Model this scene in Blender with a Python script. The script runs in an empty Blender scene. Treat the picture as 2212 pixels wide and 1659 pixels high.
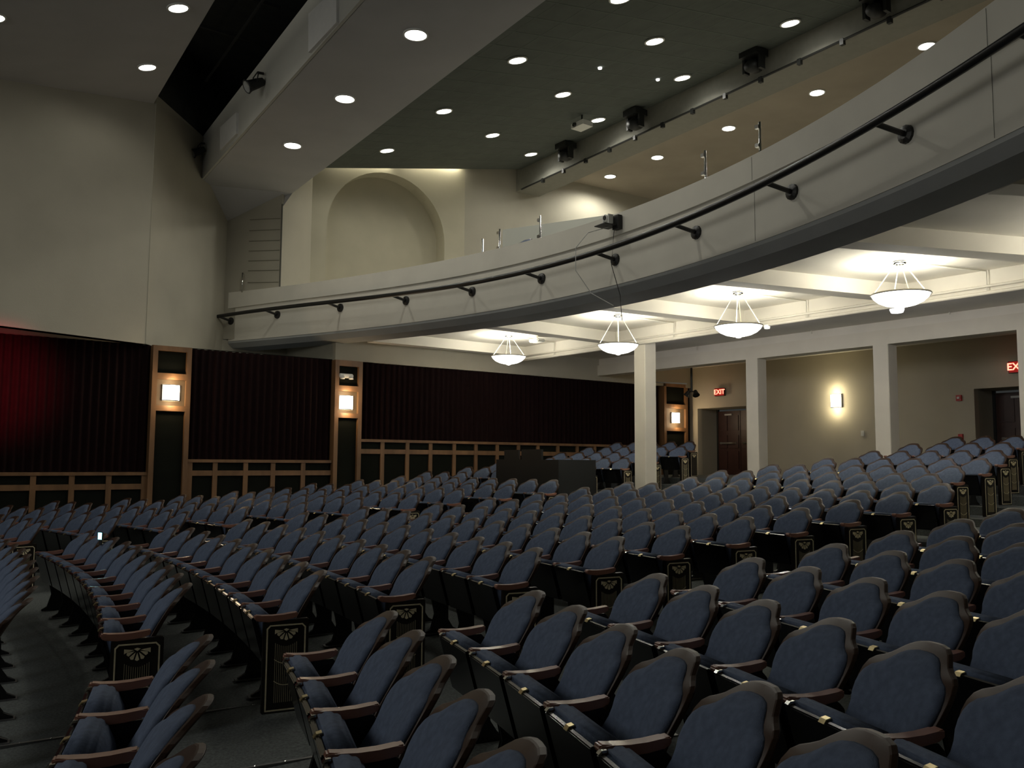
import bpy, bmesh, math, random
from mathutils import Vector, Matrix
random.seed(7)
S = bpy.context.scene
COL = S.collection
# ------------------------------------------------------------------ camera
H = 1.70                                   # eye height above the carpet where the photographer stands
FPX, PITCH, YAW, ROLL = 1886.2, math.radians(5.0534), math.radians(36.5), math.radians(.3885)
_R = Vector((math.cos(YAW), -math.sin(YAW), 0))
_F = Vector((math.sin(YAW)*math.cos(PITCH), math.cos(YAW)*math.cos(PITCH), math.sin(PITCH)))
_U = _R.cross(_F)
_rc = math.cos(ROLL)*_R + math.sin(ROLL)*_U
_uc = -math.sin(ROLL)*_R + math.cos(ROLL)*_U
cd = bpy.data.cameras.new('camera'); cam = bpy.data.objects.new('camera', cd); COL.objects.link(cam)
cd.sensor_width = 36; cd.lens = FPX/2212*36; cd.clip_start = .05; cd.clip_end = 200
m = Matrix((_rc, _uc, -_F)).transposed().to_4x4(); m.translation = (0, 0, H); cam.matrix_world = m
S.camera = cam
# ------------------------------------------------------------------ light and exposure
S.view_settings.view_transform = 'Standard'; S.view_settings.look = 'None'
S.view_settings.exposure = 0.2; S.view_settings.gamma = 1; S.view_settings.use_curve_mapping = False
w = bpy.data.worlds.new('world'); S.world = w; w.use_nodes = True
w.node_tree.nodes['Background'].inputs[0].default_value = (.75, .8, .78, 1)
w.node_tree.nodes['Background'].inputs[1].default_value = .03
def area(name, loc, target, size, energy, color=(1, 1, 1)):
    l = bpy.data.lights.new(name, 'AREA'); l.size = size; l.energy = energy; l.color = color
    o = bpy.data.objects.new(name, l); COL.objects.link(o); o.location = loc
    o.rotation_euler = (Vector(target)-Vector(loc)).to_track_quat('-Z', 'Y').to_euler(); return o
area('stage_work_light', (-7, 8.5, 7.2), (8, 9.5, 2.4), 7, 330, (1, .97, .86))
area('added_low_fill', (-7.5, 4.0, 4.6), (3, 3.2, .8), 3, 95, (.84, .9, 1))  # fill added on the stage side to brighten the foreground seats
def point(name, loc, energy, color, r=.08):
    l = bpy.data.lights.new(name, 'POINT'); l.energy = energy; l.color = color; l.shadow_soft_size = r
    o = bpy.data.objects.new(name, l); COL.objects.link(o); o.location = loc; return o
def spot(name, loc, target, energy, color, angle, r=.08, blend=.6):
    l = bpy.data.lights.new(name, 'SPOT'); l.energy = energy; l.color = color; l.shadow_soft_size = r
    l.spot_size = math.radians(angle); l.spot_blend = blend
    o = bpy.data.objects.new(name, l); COL.objects.link(o); o.location = loc
    o.rotation_euler = (Vector(target)-Vector(loc)).to_track_quat('-Z', 'Y').to_euler(); return o
DOWN_E, PEND_E, SCONCE_E = 70, 48, 6.5
# ------------------------------------------------------------------ helpers
def ray(px, py):
    d = _rc*((px-1106)/FPX) - _uc*((py-829.5)/FPX) + _F
    return d
def hit(px, py, n, c):                      # ray against the plane n.p = c (world)
    d = ray(px, py); n = Vector(n); o = Vector((0, 0, H))
    return o + d*((c-n.dot(o))/n.dot(d))
def onx(px, py, x): return hit(px, py, (1, 0, 0), x)
def ony(px, py, y): return hit(px, py, (0, 1, 0), y)
def onz(px, py, z): return hit(px, py, (0, 0, 1), z+H)   # z relative to the eye
def proj(p):
    v = Vector(p)-Vector((0, 0, H)); D = v.dot(_F)
    if D <= .05: return None
    return 1106+v.dot(_rc)/D*FPX, 829.5-v.dot(_uc)/D*FPX, D
_mats = {}
def mat(name, col, rough=.7, metal=0, noise=.0, nscale=8, emit=None, estr=0, bump=0, bscale=40, coat=0, spec=.5, stretch=None, wave=None):
    if name in _mats: return _mats[name]
    M = bpy.data.materials.new(name); M.use_nodes = True; nt = M.node_tree; b = nt.nodes['Principled BSDF']
    b.inputs['Base Color'].default_value = (*col, 1); b.inputs['Roughness'].default_value = rough
    b.inputs['Metallic'].default_value = metal; b.inputs['Coat Weight'].default_value = coat
    b.inputs['Coat Roughness'].default_value = .12; b.inputs['Specular IOR Level'].default_value = spec
    tc = nt.nodes.new('ShaderNodeTexCoord'); src = tc.outputs['Object']
    if stretch:
        mp = nt.nodes.new('ShaderNodeMapping'); mp.inputs['Scale'].default_value = stretch
        nt.links.new(src, mp.inputs['Vector']); src = mp.outputs['Vector']
    n = nt.nodes.new('ShaderNodeTexNoise'); n.inputs['Scale'].default_value = nscale; n.inputs['Detail'].default_value = 4
    nt.links.new(src, n.inputs['Vector'])
    r = nt.nodes.new('ShaderNodeValToRGB')
    lo = [c*(1-noise) for c in col]; hi = [min(1, c*(1+noise)) for c in col]
    r.color_ramp.elements[0].position = .3; r.color_ramp.elements[1].position = .7
    r.color_ramp.elements[0].color = (*lo, 1); r.color_ramp.elements[1].color = (*hi, 1)
    nt.links.new(n.outputs['Fac'], r.inputs['Fac']); nt.links.new(r.outputs['Color'], b.inputs['Base Color'])
    if bump:
        n2 = nt.nodes.new('ShaderNodeTexNoise'); n2.inputs['Scale'].default_value = bscale
        nt.links.new(src, n2.inputs['Vector'])
        bp = nt.nodes.new('ShaderNodeBump'); bp.inputs['Strength'].default_value = bump; bp.inputs['Distance'].default_value = .01
        nt.links.new(n2.outputs['Fac'], bp.inputs['Height']); nt.links.new(bp.outputs['Normal'], b.inputs['Normal'])
    if emit:
        b.inputs['Emission Color'].default_value = (*emit, 1); b.inputs['Emission Strength'].default_value = estr
    _mats[name] = M; return M
PLASTER = mat('beige_plaster', (.40, .375, .30), .85, noise=.05, nscale=1.2, bump=.15, bscale=60)
FASCIA = mat('balcony_paint', (.72, .69, .60), .75, noise=.05, nscale=1.5, bump=.1, bscale=50)
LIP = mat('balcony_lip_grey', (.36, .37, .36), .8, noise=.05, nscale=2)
SOFFIT = mat('underside_paint', (.78, .745, .66), .8, noise=.04, nscale=1.5)
CEILG = mat('grey_ceiling_paint', (.44, .435, .43), .85, noise=.05, nscale=1)
BEAMP = mat('beam_face_paint', (.46, .45, .40), .8, noise=.04, nscale=1)
BLACKC = mat('black_acoustic_ceiling', (.085, .097, .085), .9, noise=.1, nscale=3)
BROWNC = mat('brown_rear_ceiling', (.32, .28, .22), .85, noise=.08, nscale=1)
BLACKV = mat('black_void_paint', (.03, .034, .03), .9, noise=.2, nscale=3)
CARPET = mat('charcoal_carpet', (.125, .135, .13), .97, noise=.3, nscale=60, bump=.4, bscale=220, spec=.1)
FABRIC = mat('blue_woven_upholstery', (.092, .119, .180), .9, noise=.16, nscale=30, bump=.35, bscale=300, spec=.25)
WOODB = mat('walnut_back_shell', (.044, .023, .014), .45, noise=.25, nscale=6, stretch=(1, 1, .2), coat=.0, spec=.3)
WOODA = mat('reddish_walnut_armrest', (.27, .125, .085), .35, noise=.25, nscale=9, stretch=(.2, 1, 1), coat=.6)
LACQ = mat('black_lacquer', (.006, .006, .007), .2, noise=.1, nscale=5, coat=.25, spec=.3)
IRON = mat('black_cast_iron', (.007, .007, .008), .4, noise=.2, nscale=10)
PANELB = mat('black_end_panel', (.012, .009, .006), .35, noise=.2, nscale=10)
GOLD = mat('gilt_paint', (.80, .70, .46), .45, metal=.1, noise=.15, nscale=30)
BRASS = mat('brass_plate', (.75, .62, .34), .3, metal=.9, noise=.05)
CHROME = mat('chrome', (.75, .75, .72), .15, metal=1)
OAK = mat('oak_trim', (.18, .095, .042), .5, noise=.25, nscale=5, stretch=(1, 1, .25))
WPANEL = mat('dark_green_wall_panel', (.006, .007, .0045), .85, noise=.15, nscale=3, spec=.12)
CURT = mat('dark_red_velour', (.010, .0036, .0036), .9, noise=.15, nscale=9, spec=.1)
PIPEM = mat('black_pipe_paint', (.012, .012, .012), .35)
BLK = mat('black_equipment', (.012, .013, .012), .5)
GREYEQ = mat('grey_equipment', (.45, .45, .42), .5)
WHITEP = mat('white_plastic', (.7, .7, .66), .45)
COLM = mat('column_paint', (.74, .70, .60), .75, noise=.04, nscale=2)
DOORM = mat('mahogany_door', (.045, .018, .014), .4, noise=.2, nscale=5)
DLAMP = mat('downlight_glow', (1, 1, 1), .5, emit=(1, .98, .90), estr=14)
BOWL = mat('alabaster_bowl_glow', (.9, .9, .85), .5, emit=(1, .97, .86), estr=2.6)
SCON = mat('sconce_glass_glow', (1, 1, .95), .5, emit=(1, .90, .72), estr=6)
EXITG = mat('exit_red_face', (.25, .01, .01), .5, emit=(1, .03, .02), estr=.12)
EXITL = mat('exit_letters_glow', (1, .3, .2), .5, emit=(1, .22, .14), estr=3)
REDP = mat('red_plastic', (.45, .02, .02), .4)
GLOWB = mat('phone_screen_glow', (.3, .9, .9), .5, emit=(.35, .95, 1), estr=2.5)
WHBOARD = mat('pale_guard_panel', (.55, .56, .50), .5)

def lay(mesh_or_obj, *_): return mesh_or_obj
def link(name, me, material, parent=None, smooth=False):
    me.materials.append(material) if not me.materials else None
    if smooth:
        for p in me.polygons: p.use_smooth = True
    o = bpy.data.objects.new(name, me); COL.objects.link(o)
    if parent: o.parent = parent
    return o
def build(name, bm, material, parent=None, smooth=False):
    bmesh.ops.recalc_face_normals(bm, faces=bm.faces)
    me = bpy.data.meshes.new(name); bm.to_mesh(me); bm.free()
    return link(name, me, material, parent, smooth)
def tag(o, label=None, cat=None, group=None, kind=None):
    if label: o['label'] = label
    if cat: o['category'] = cat
    if group: o['group'] = group
    if kind: o['kind'] = kind
    return o
def empty(name, loc=(0, 0, 0), rz=0):
    o = bpy.data.objects.new(name, None); COL.objects.link(o); o.location = loc; o.rotation_euler = (0, 0, rz)
    o.empty_display_size = .1; return o
def struct(o, label=None):
    o['kind'] = 'structure'
    if label: o['label'] = label
    return o
def bx(bm, x0, x1, y0, y1, z0, z1):
    v = [bm.verts.new(p) for p in ((x0,y0,z0),(x1,y0,z0),(x1,y1,z0),(x0,y1,z0),(x0,y0,z1),(x1,y0,z1),(x1,y1,z1),(x0,y1,z1))]
    for f in ((0,3,2,1),(4,5,6,7),(0,1,5,4),(1,2,6,5),(2,3,7,6),(3,0,4,7)): bm.faces.new([v[i] for i in f])
def hexa(bm, a, b):                         # a, b: matching loops joined into a closed solid
    va = [bm.verts.new(p) for p in a]; vb = [bm.verts.new(p) for p in b]; n = len(a)
    bm.faces.new(va[::-1]); bm.faces.new(vb)
    for i in range(n): bm.faces.new((va[i], va[(i+1) % n], vb[(i+1) % n], vb[i]))
def wallseg(bm, p0, p1, z0a, z1a, z0b=None, z1b=None, t=.12):   # wall solid from p0 to p1; the thickness goes to the left of p0->p1
    z0b = z0a if z0b is None else z0b; z1b = z1a if z1b is None else z1b
    d = Vector((p1[0]-p0[0], p1[1]-p0[1], 0)).normalized(); n = Vector((-d.y, d.x, 0))*t
    a = [(p0[0], p0[1], z0a), (p1[0], p1[1], z0b), (p1[0], p1[1], z1b), (p0[0], p0[1], z1a)]
    b = [(p[0]+n.x, p[1]+n.y, p[2]) for p in a]; hexa(bm, a, b)
def tube(bm, pts, r, n=8, caps=True):
    pts = [Vector(p) for p in pts]; rings = []
    for i, p in enumerate(pts):
        d = (pts[min(i+1, len(pts)-1)]-pts[max(i-1, 0)]).normalized()
        a = d.cross(Vector((0, 0, 1)))
        if a.length < 1e-3: a = Vector((1, 0, 0))
        a.normalize(); b = d.cross(a)
        rr = r[i] if isinstance(r, (list, tuple)) else r
        rings.append([bm.verts.new(p+a*math.cos(2*math.pi*k/n)*rr+b*math.sin(2*math.pi*k/n)*rr) for k in range(n)])
    for i in range(len(rings)-1):
        for k in range(n): bm.faces.new((rings[i][k], rings[i][(k+1) % n], rings[i+1][(k+1) % n], rings[i+1][k]))
    if caps: bm.faces.new(rings[0][::-1]); bm.faces.new(rings[-1])
def lathe(bm, prof, n=24, c=(0, 0, 0)):
    rings = []
    for r, z in prof:
        rings.append([bm.verts.new((c[0]+r*math.cos(2*math.pi*k/n), c[1]+r*math.sin(2*math.pi*k/n), c[2]+z)) for k in range(n)])
    for i in range(len(rings)-1):
        for k in range(n): bm.faces.new((rings[i][k], rings[i][(k+1) % n], rings[i+1][(k+1) % n], rings[i+1][k]))
def NB(): return bmesh.new()

# ------------------------------------------------------------------ seating geometry
CX, CY, R0, DR, SW = -19.18, 10.13, 22.2565, .92, .56
_z = {9: -.24, 10: -.13, 11: -.02, 12: .10, 13: .24, 14: .39, 15: .53}
def ZC(k): return _z[k] if k in _z else (-.7914+.0332*k+.003*k*k if k >= -3 else -.7914+.0332*-3+.027+.02*(k+3))
def FL(k): return ZC(k)+H-.91               # carpet height under row k
def rad(k): return R0+DR*k
# ------------------------------------------------------------------ floor
def floor_profile():
    P = [(rad(-14), FL(-14))]
    for k in range(-14, 7): P.append((rad(k)-.1, FL(k)))
    for k in range(7, 16):
        P.append((rad(k)-.56, FL(k-1))); P.append((rad(k)-.555, FL(k)))
    P.append((rad(15)+8, FL(15)))
    return P
FP = floor_profile()
def floor_z(x, y):
    r = math.hypot(x-CX, y-CY)
    for i in range(len(FP)-1):
        if FP[i][0] <= r <= FP[i+1][0]:
            t = (r-FP[i][0])/(FP[i+1][0]-FP[i][0]+1e-9); return FP[i][1]+t*(FP[i+1][1]-FP[i][1])
    return FP[-1][1] if r > FP[-1][0] else FP[0][1]
bm = NB(); rings = []; NA = 60
for r, z in FP:
    rings.append([bm.verts.new((CX+r*math.cos(a), CY+r*math.sin(a), z)) for a in [math.radians(-62+124*i/NA) for i in range(NA+1)]])
for i in range(len(rings)-1):
    for j in range(NA): bm.faces.new((rings[i][j], rings[i+1][j], rings[i+1][j+1], rings[i][j+1]))
for co, no in (((0, 18.95, 0), (0, 1, 0)), ((0, -3.1, 0), (0, -1, 0)), ((21.0, 0, 0), (1, 0, 0)), ((-6, 0, 0), (-1, 0, 0))):
    g = bm.verts[:]+bm.edges[:]+bm.faces[:]
    bmesh.ops.bisect_plane(bm, geom=g, plane_co=co, plane_no=no, clear_outer=True)
fo = struct(build('floor', bm, CARPET), 'charcoal carpeted floor rising in curved rows')

YW = 18.8                                   # plane of the curtained side wall
def zw(px, py): return ony(px, py, YW).z
ZTOP = 2.34+H                               # top of the curtains
# ------------------------------------------------------------------ side wall with curtains
bm = NB()
bx(bm, -3.0, 21.1, YW+.14, YW+.34, -.6, ZTOP+.02)
struct(build('wall_far', bm, WPANEL), 'dark lower side wall behind the curtains')
bm = NB(); bx(bm, 8.75, 21.1, YW-.02, YW+.3, ZTOP, 2.98+H); bx(bm, 8.75, 8.95, YW+.3, 22, ZTOP, 2.98+H); bx(bm, 6.9, 8.8, 21.74, 21.94, ZTOP, 2.98+H); struct(build('wall_far_upper', bm, PLASTER))
def arch_trim(n, label, x0, x1, zr, zb, stiles):
    r = struct(empty('trim_%d' % n, ((x0+x1)/2, YW, zb)), label)
    def part(nm, a, b, c, d, e, f, M):
        bm = NB(); bx(bm, a, b, c, d, e, f); o = build(nm, bm, M, r); o.matrix_parent_inverse = Matrix.Translation(-Vector(r.location)); return o
    part('cap_rail', x0, x1, YW-.07, YW+.14, zr-.065, zr, OAK)
    part('rail', x0, x1, YW-.045, YW+.14, zr-.345, zr-.235, OAK)
    for s in stiles:
        part('stile', s-.05, s+.05, YW-.05, YW+.14, zb, zr-.06, OAK)
    ed = sorted(stiles)
    for a, b in zip([x0-.0]+ed, ed+[x1]):
        if b-a > .2:
            part('panel', a+.04, b-.04, YW-.01, YW+.14, zr-.235, zr-.065, WPANEL)
            part('panel', a+.04, b-.04, YW-.01, YW+.14, zb, zr-.345, WPANEL)
    return r
sp = .665
arch_trim(1, 'oak framed wainscot under the left curtain', .6, 4.66, zw(150, 1020), -.3, [4.66-.05-sp*i for i in range(6)])
x2 = [ony(p, 1020, YW).x for p in (463, 529, 588, 653)]
arch_trim(2, 'oak framed wainscot under the middle curtain', 5.46, 8.70, zw(550, 993), -.2, [5.51]+x2)
x3 = [ony(p, 990, YW).x for p in (824, 878, 928, 979, 1026, 1072, 1118, 1160, 1203, 1245, 1283, 1320, 1352, 1384)]
arch_trim(3, 'long oak framed wainscot under the wide right curtain', 9.42, 19.5, zw(1070, 955), .1, x3)
def curtain(x0, x1, z0, z1, label):
    bm = NB(); n = int((x1-x0)/.02); rows = []
    random.seed(int(x0*10)+int(x1*100)); phase = 0; off = []
    for i in range(n+1):
        x = x0+(x1-x0)*i/n; phase = x*2*math.pi/.155
        off.append((x, .035*math.sin(phase+.6*math.sin(x*3.1))+.012*math.sin(x*9)))
    for z, k in ((z0, 1.15), (z0+(z1-z0)*.5, 1), (z1, .8)):
        rows.append([bm.verts.new((x, YW+.06+o*k, z)) for x, o in off])
    for a, b in zip(rows, rows[1:]):
        for i in range(n): bm.faces.new((a[i], a[i+1], b[i+1], b[i]))
    return tag(build('curtain', bm, CURT, smooth=True), label, 'curtain', 'dark red side wall curtains')
curtain(.4, 4.66, zw(150, 1020)-.01, ZTOP-.005, 'dark red pleated curtain at far left, lit by a red stage glow')
curtain(5.44, 8.71, zw(550, 993)-.01, ZTOP-.005, 'dark red pleated curtain between the two sconce pilasters')
curtain(9.41, 19.5, zw(1070, 955)-.01, ZTOP-.005, 'very wide dark curtain under the balcony, right of the second sconce pilaster')
def pilaster(n, x0, x1, label, zs, zb=-.3):
    r = struct(empty('trim_%d' % n, ((x0+x1)/2, YW, zb)), label)
    def part(nm, a, b, c, d, e, f, M):
        bm = NB(); bx(bm, a, b, c, d, e, f); o = build(nm, bm, M, r); o.matrix_parent_inverse = Matrix.Translation(-Vector(r.location)); return o
    t, ra, rb = zs                           # top rail bottom edge, heights of the sconce panel top and bottom
    part('stile', x0, x0+.10, YW-.13, YW+.14, zb, ZTOP-.01, OAK); part('stile', x1-.10, x1, YW-.13, YW+.14, zb, ZTOP-.01, OAK)
    part('rail', x0+.1, x1-.1, YW-.13, YW+.14, t, ZTOP-.01, OAK)
    part('rail', x0+.1, x1-.1, YW-.13, YW+.14, ra, ra+.13, OAK); part('rail', x0+.1, x1-.1, YW-.13, YW+.14, rb-.11, rb, OAK)
    part('panel', x0+.1, x1-.1, YW-.05, YW+.13, ra+.13, t, WPANEL); part('panel', x0+.1, x1-.1, YW-.05, YW+.13, rb, ra, mat('sconce_backing_panel', (.12, .085, .05), .6, noise=.1))
    part('panel', x0+.1, x1-.1, YW-.05, YW+.13, zb, rb-.11, WPANEL)
    return r
def sconce(x, y, z, face, label, wd=.33, hh=.31, col=(1, .72, .42), e=SCONCE_E, up=False):
    r = empty('wall_sconce', (x, y, z), face); tag(r, label, 'wall lamp', 'square glass wall sconces')
    bm = NB(); bx(bm, -wd/2-.01, wd/2+.01, -.02, .05, -hh/2-.02, hh/2+.02); build('back_plate', bm, GREYEQ, r)
    bm = NB(); n = 8; f = []; b = []
    for i in range(n+1):
        u = -wd/2+wd*i/n; dy = -.03-.10*math.cos(u/wd*math.pi*.9)
        f.append((u, dy))
    bot = [bm.verts.new((u, d, -hh/2)) for u, d in f]; top = [bm.verts.new((u, d, hh/2)) for u, d in f]
    for i in range(n): bm.faces.new((bot[i], bot[i+1], top[i+1], top[i]))
    build('glass_shade', bm, SCON, r, True)
    for zz in (-hh/2-.006, hh/2+.006):
        bm = NB(); hexa(bm, [(u, d-.01, zz-.006) for u, d in f]+[(wd/2, -.01, zz-.006), (-wd/2, -.01, zz-.006)], [(u, d-.01, zz+.006) for u, d in f]+[(wd/2, -.01, zz+.006), (-wd/2, -.01, zz+.006)]); build('band', bm, BLK, r)
    d = Matrix.Rotation(face, 3, 'Z') @ Vector((0, -.2, 0))
    for s in ((hh/2+.07), -(hh/2+.07)):
        point('sconce_light', (x+d.x, y+d.y, z+s), e, col, .05)
    return r
def zq(px, py): return zw(px, py)
pilaster(4, 4.66, 5.44, 'oak framed pilaster with sconce between the left and middle curtains', (zw(370, 760), zw(365, 821), zw(360, 877)))
pilaster(5, 8.71, 9.41, 'oak framed pilaster with sconce between the middle and wide curtains', (zw(745, 792), zw(745, 846), zw(742, 893)))
sconce(ony(367, 849, YW).x, YW-.06, zw(367, 849), 0, 'glowing square sconce on the pilaster right of the red lit curtain')
sconce(ony(744, 870, YW).x, YW-.06, zw(744, 870), 0, 'glowing square sconce on the pilaster below the white emergency light')
XB = 21.0
pa, pb = ony(1428, 850, YW).x, ony(1479, 850, YW).x
pilaster(6, pa, min(pb, XB-.02), 'oak framed pilaster with sconce at the rear corner behind the near column', (zw(1455, 830), zw(1455, 883), zw(1455, 924)), .3)
sconce(ony(1455, 903, YW).x, YW-.06, zw(1455, 903), 0, 'glowing square sconce in the rear corner beside the exit doorway')
# ------------------------------------------------------------------ upper walls, ceilings and beam
bm = NB(); wallseg(bm, (-2.0, 16.4), (4.53, 18.745), ZTOP, 8.2+H, ZTOP, 8.2+H, t=.25); 
struct(build('wall_stage_side', bm, PLASTER), 'plain beige splayed wall above the curtains')
BEND = (7.1, 21.8)
bm = NB(); wallseg(bm, (4.52, 18.73), BEND, ZTOP+.002, 7.62+H, t=.25); struct(build('wall_splay', bm, PLASTER))
bm = NB(); wallseg(bm, (4.45, 18.72), (7.6, 22.4), 7.62+H, 9.6+H, t=.25); struct(build('wall_slot_end', bm, BLACKV))
bm = NB(); bx(bm, 4.5, BEND[0], YW+.1, BEND[1], ZTOP-.08, ZTOP); struct(build('trim_7', bm, PLASTER), 'ledge over the curtain wall')
bm = NB(); a = [(-2, 16.45, ZTOP+.0), (4.53, 18.75, ZTOP+.0), (4.53, 18.95, ZTOP+.0), (-2, 18.95, ZTOP+.0)]; hexa(bm, a, [(p[0], p[1], p[2]+.03) for p in a]); struct(build('trim_11', bm, PLASTER), 'underside of the splayed wall over the curtain')
# front grey ceiling (slopes down to the stage)
def gz(x): return 7.40+H+(x-4.4)*.22
bm = NB(); a = [(4.5, 19.2, gz(4.5)), (2.95, -3, gz(2.95)), (-6, -3, gz(-6)), (-6, 19.2, gz(-6))]
hexa(bm, a, [(p[0], p[1], p[2]+.15) for p in a]); struct(build('ceiling_front', bm, CEILG), 'grey forward ceiling with downlights')
# black lighting slot above
bm = NB(); bx(bm, 2.4, 8.5, -3, 22.6, 9.3+H, 9.4+H)
struct(build('ceiling_slot', bm, BLACKV), 'black lighting slot in front of the beam')
# catwalk pipes in the slot
for i, (xx, zz) in enumerate(((4.7, 8.6), (5.6, 8.3))):
    bm = NB(); tube(bm, [(xx-1.3, -2.5, zz+H), (xx, 19, zz+H)], .03, 6)
    tag(build('lighting_pipe', bm, BLK), ('dim black lighting pipe inside the ceiling slot, nearer the stage', 'dim black lighting pipe inside the ceiling slot, nearer the beam')[i], 'pipe', 'pipes in the lighting slot')
bm = NB(); dx = .0649
for i in range(11):
    y = 17-1.6*i; bx(bm, 3.9-(19-y)*dx, 6.1-(19-y)*dx, y-.03, y+.03, 8.5+H, 8.56+H)
tag(build('slot_cross_bars', bm, BLK), 'dim black cross bars high in the lighting slot', 'bars', kind='stuff')
SZ = 6.6+H
def lx(y): return 6.15+(y-21.0)*.0717       # front edge of the beam
def rx(y): return 8.06+(y-18.14)*.0639      # rear edge of the beam
bm = NB()
a = [(lx(21.0), 21.0, SZ), (rx(20.3), 20.3, SZ), (rx(-3), -3, SZ), (lx(-3), -3, SZ)]
hexa(bm, a, [(p[0], p[1], 7.62+H) for p in a])
v = [bm.verts.new(p) for p in ((lx(21.0), 21.0, SZ-.002), (7.12, 21.82, 6.02+H), (8.02, 20.42, 6.27+H), (rx(20.3), 20.3, SZ-.002))]
bm.faces.new((v[0], v[1], v[3])); bm.faces.new((v[1], v[2], v[3]))
struct(build('ceiling_beam', bm, CEILG), 'deep grey ceiling beam with three downlights')
bm = NB(); a = [(lx(20.9)-.02, 20.9, SZ-.0), (lx(20.9)+.03, 20.9, SZ-.0), (lx(-3)+.03, -3, SZ-.0), (lx(-3)-.02, -3, SZ-.0)]
a = [(p[0]-.04, p[1], p[2]-.005) for p in a]
hexa(bm, a, [(p[0], p[1], 7.66+H) for p in a]); fb = struct(build('trim_8', bm, BEAMP), 'pale front face of the ceiling beam')
def beam_face(px, py):                      # point on the pale face
    n = Vector((1, -.0717, 0)); x0 = lx(0)-.06; return hit(px, py, n, x0)
# speaker grilles on the face
def face_box(name, pts, t, M):
    P = [beam_face(*p) for p in pts]; q = [(p.x-t, p.y, p.z) for p in P]; bm = NB(); hexa(bm, [tuple(p) for p in P], q); return build(name, bm, M)
GRILLE = mat('pale_speaker_grille', (.62, .61, .58), .7, noise=.03)
tag(face_box('wall_speaker', [(672, 115), (733, 50), (733, -25), (672, 32)], .05, GRILLE), 'pale square speaker grille on the beam face near the top edge', 'speaker', 'speaker grilles on the beam face')
tag(face_box('wall_speaker', [(480, 326), (515, 290), (515, 244), (480, 276)], .05, GRILLE), 'pale speaker grille on the beam face beside the lower black spotlight', 'speaker', 'speaker grilles on the beam face')
def fixture(loc, label, group, s=1, dirv=(-1, 0, -.6), name='stage_light', up=.0):
    r = empty(name, loc); tag(r, label, 'spotlight', group)
    d = Vector(dirv).normalized(); R = d.to_track_quat('Z', 'Y').to_matrix().to_4x4()
    bm = NB(); lathe(bm, [(0.001, -.2*s), (.07*s, -.18*s), (.09*s, -.05*s), (.10*s, .1*s), (.13*s, .16*s), (.12*s, .17*s), (.001, .13*s)], 14); bmesh.ops.transform(bm, matrix=R, verts=bm.verts); build('housing', bm, BLK, r)
    bm = NB(); lathe(bm, [(0.001, .141*s), (.10*s, .165*s)], 14); bmesh.ops.transform(bm, matrix=R, verts=bm.verts); build('lens', bm, mat('lamp_glass', (.35, .36, .35), .1, coat=1), r)
    bm = NB(); a = d.cross(Vector((0, 0, 1))).normalized()
    tube(bm, [a*.12*s, a*.13*s+Vector((.02, 0, .17*s)), Vector((.05, 0, .24*s+up)), -a*.13*s+Vector((.02, 0, .17*s)), -a*.12*s], .012*s, 6); build('yoke', bm, BLK, r)
    bm = NB(); tube(bm, [Vector((.05, 0, .23*s+up)), Vector((.16*s, 0, .24*s+up))], .025*s, 6); build('clamp', bm, BLK, r)
    return r
p = beam_face(572, 188); fixture((p.x-.2, p.y, p.z), 'black spotlight on the beam face between the two pale grilles', 'spotlights on the beam face', 1.05)
p = beam_face(447, 331); fixture((p.x-.2, p.y, p.z), 'black spotlight on the beam face at its far end by the wall', 'spotlights on the beam face', .9)
# black ceiling, rising to the back
def bz(x): return 7.75+H+.18*(x-9.9)
PE = [hit(px, py, (-.18, 0, 1), 7.75+H-.18*9.9) for px, py in ((676, 367), (1005, 369), (1072, 370))]
bm = NB(); a = [(7.0, 22.5, bz(7.0)), (7.0, -3, bz(7)), (15.7, -3, bz(15.7)), (15.9, 22.5, bz(15.9))]
hexa(bm, a, [(p[0], p[1], p[2]+.12) for p in a])
_e = Vector((PE[1].x-PE[0].x, PE[1].y-PE[0].y, 0)).normalized(); _n = Vector((-_e.y, _e.x, 0))
bmesh.ops.bisect_plane(bm, geom=bm.verts[:]+bm.edges[:]+bm.faces[:], plane_co=Vector((PE[0].x, PE[0].y, 0))-_n*.2, plane_no=_n, clear_outer=True)  # ceiling cut short to open a slot for the added strip lamps
struct(build('ceiling', bm, BLACKC), 'dark tiled main ceiling rising to the back')
bm = NB()                                   # faint tile joints, proud bars
for i in range(14):
    x = 8.2+.6*i; y0, y1 = -3, 20.4; bx(bm, x-.008, x+.008, y0, y1, bz(x)-.004, bz(x)+.01)
for j in range(38):
    y = -2.5+.6*j; a = [(8, y-.012, bz(8)-.004), (8, y+.012, bz(8)-.01), (15.5, y+.012, bz(15.5)-.004), (15.5, y-.012, bz(15.5)-.004)]
    hexa(bm, a, [(p[0], p[1], p[2]+.02) for p in a])
o = build('tile_grid', bm, mat('ceiling_grid', (.105, .12, .105), .8)); o['kind'] = 'structure'
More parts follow.
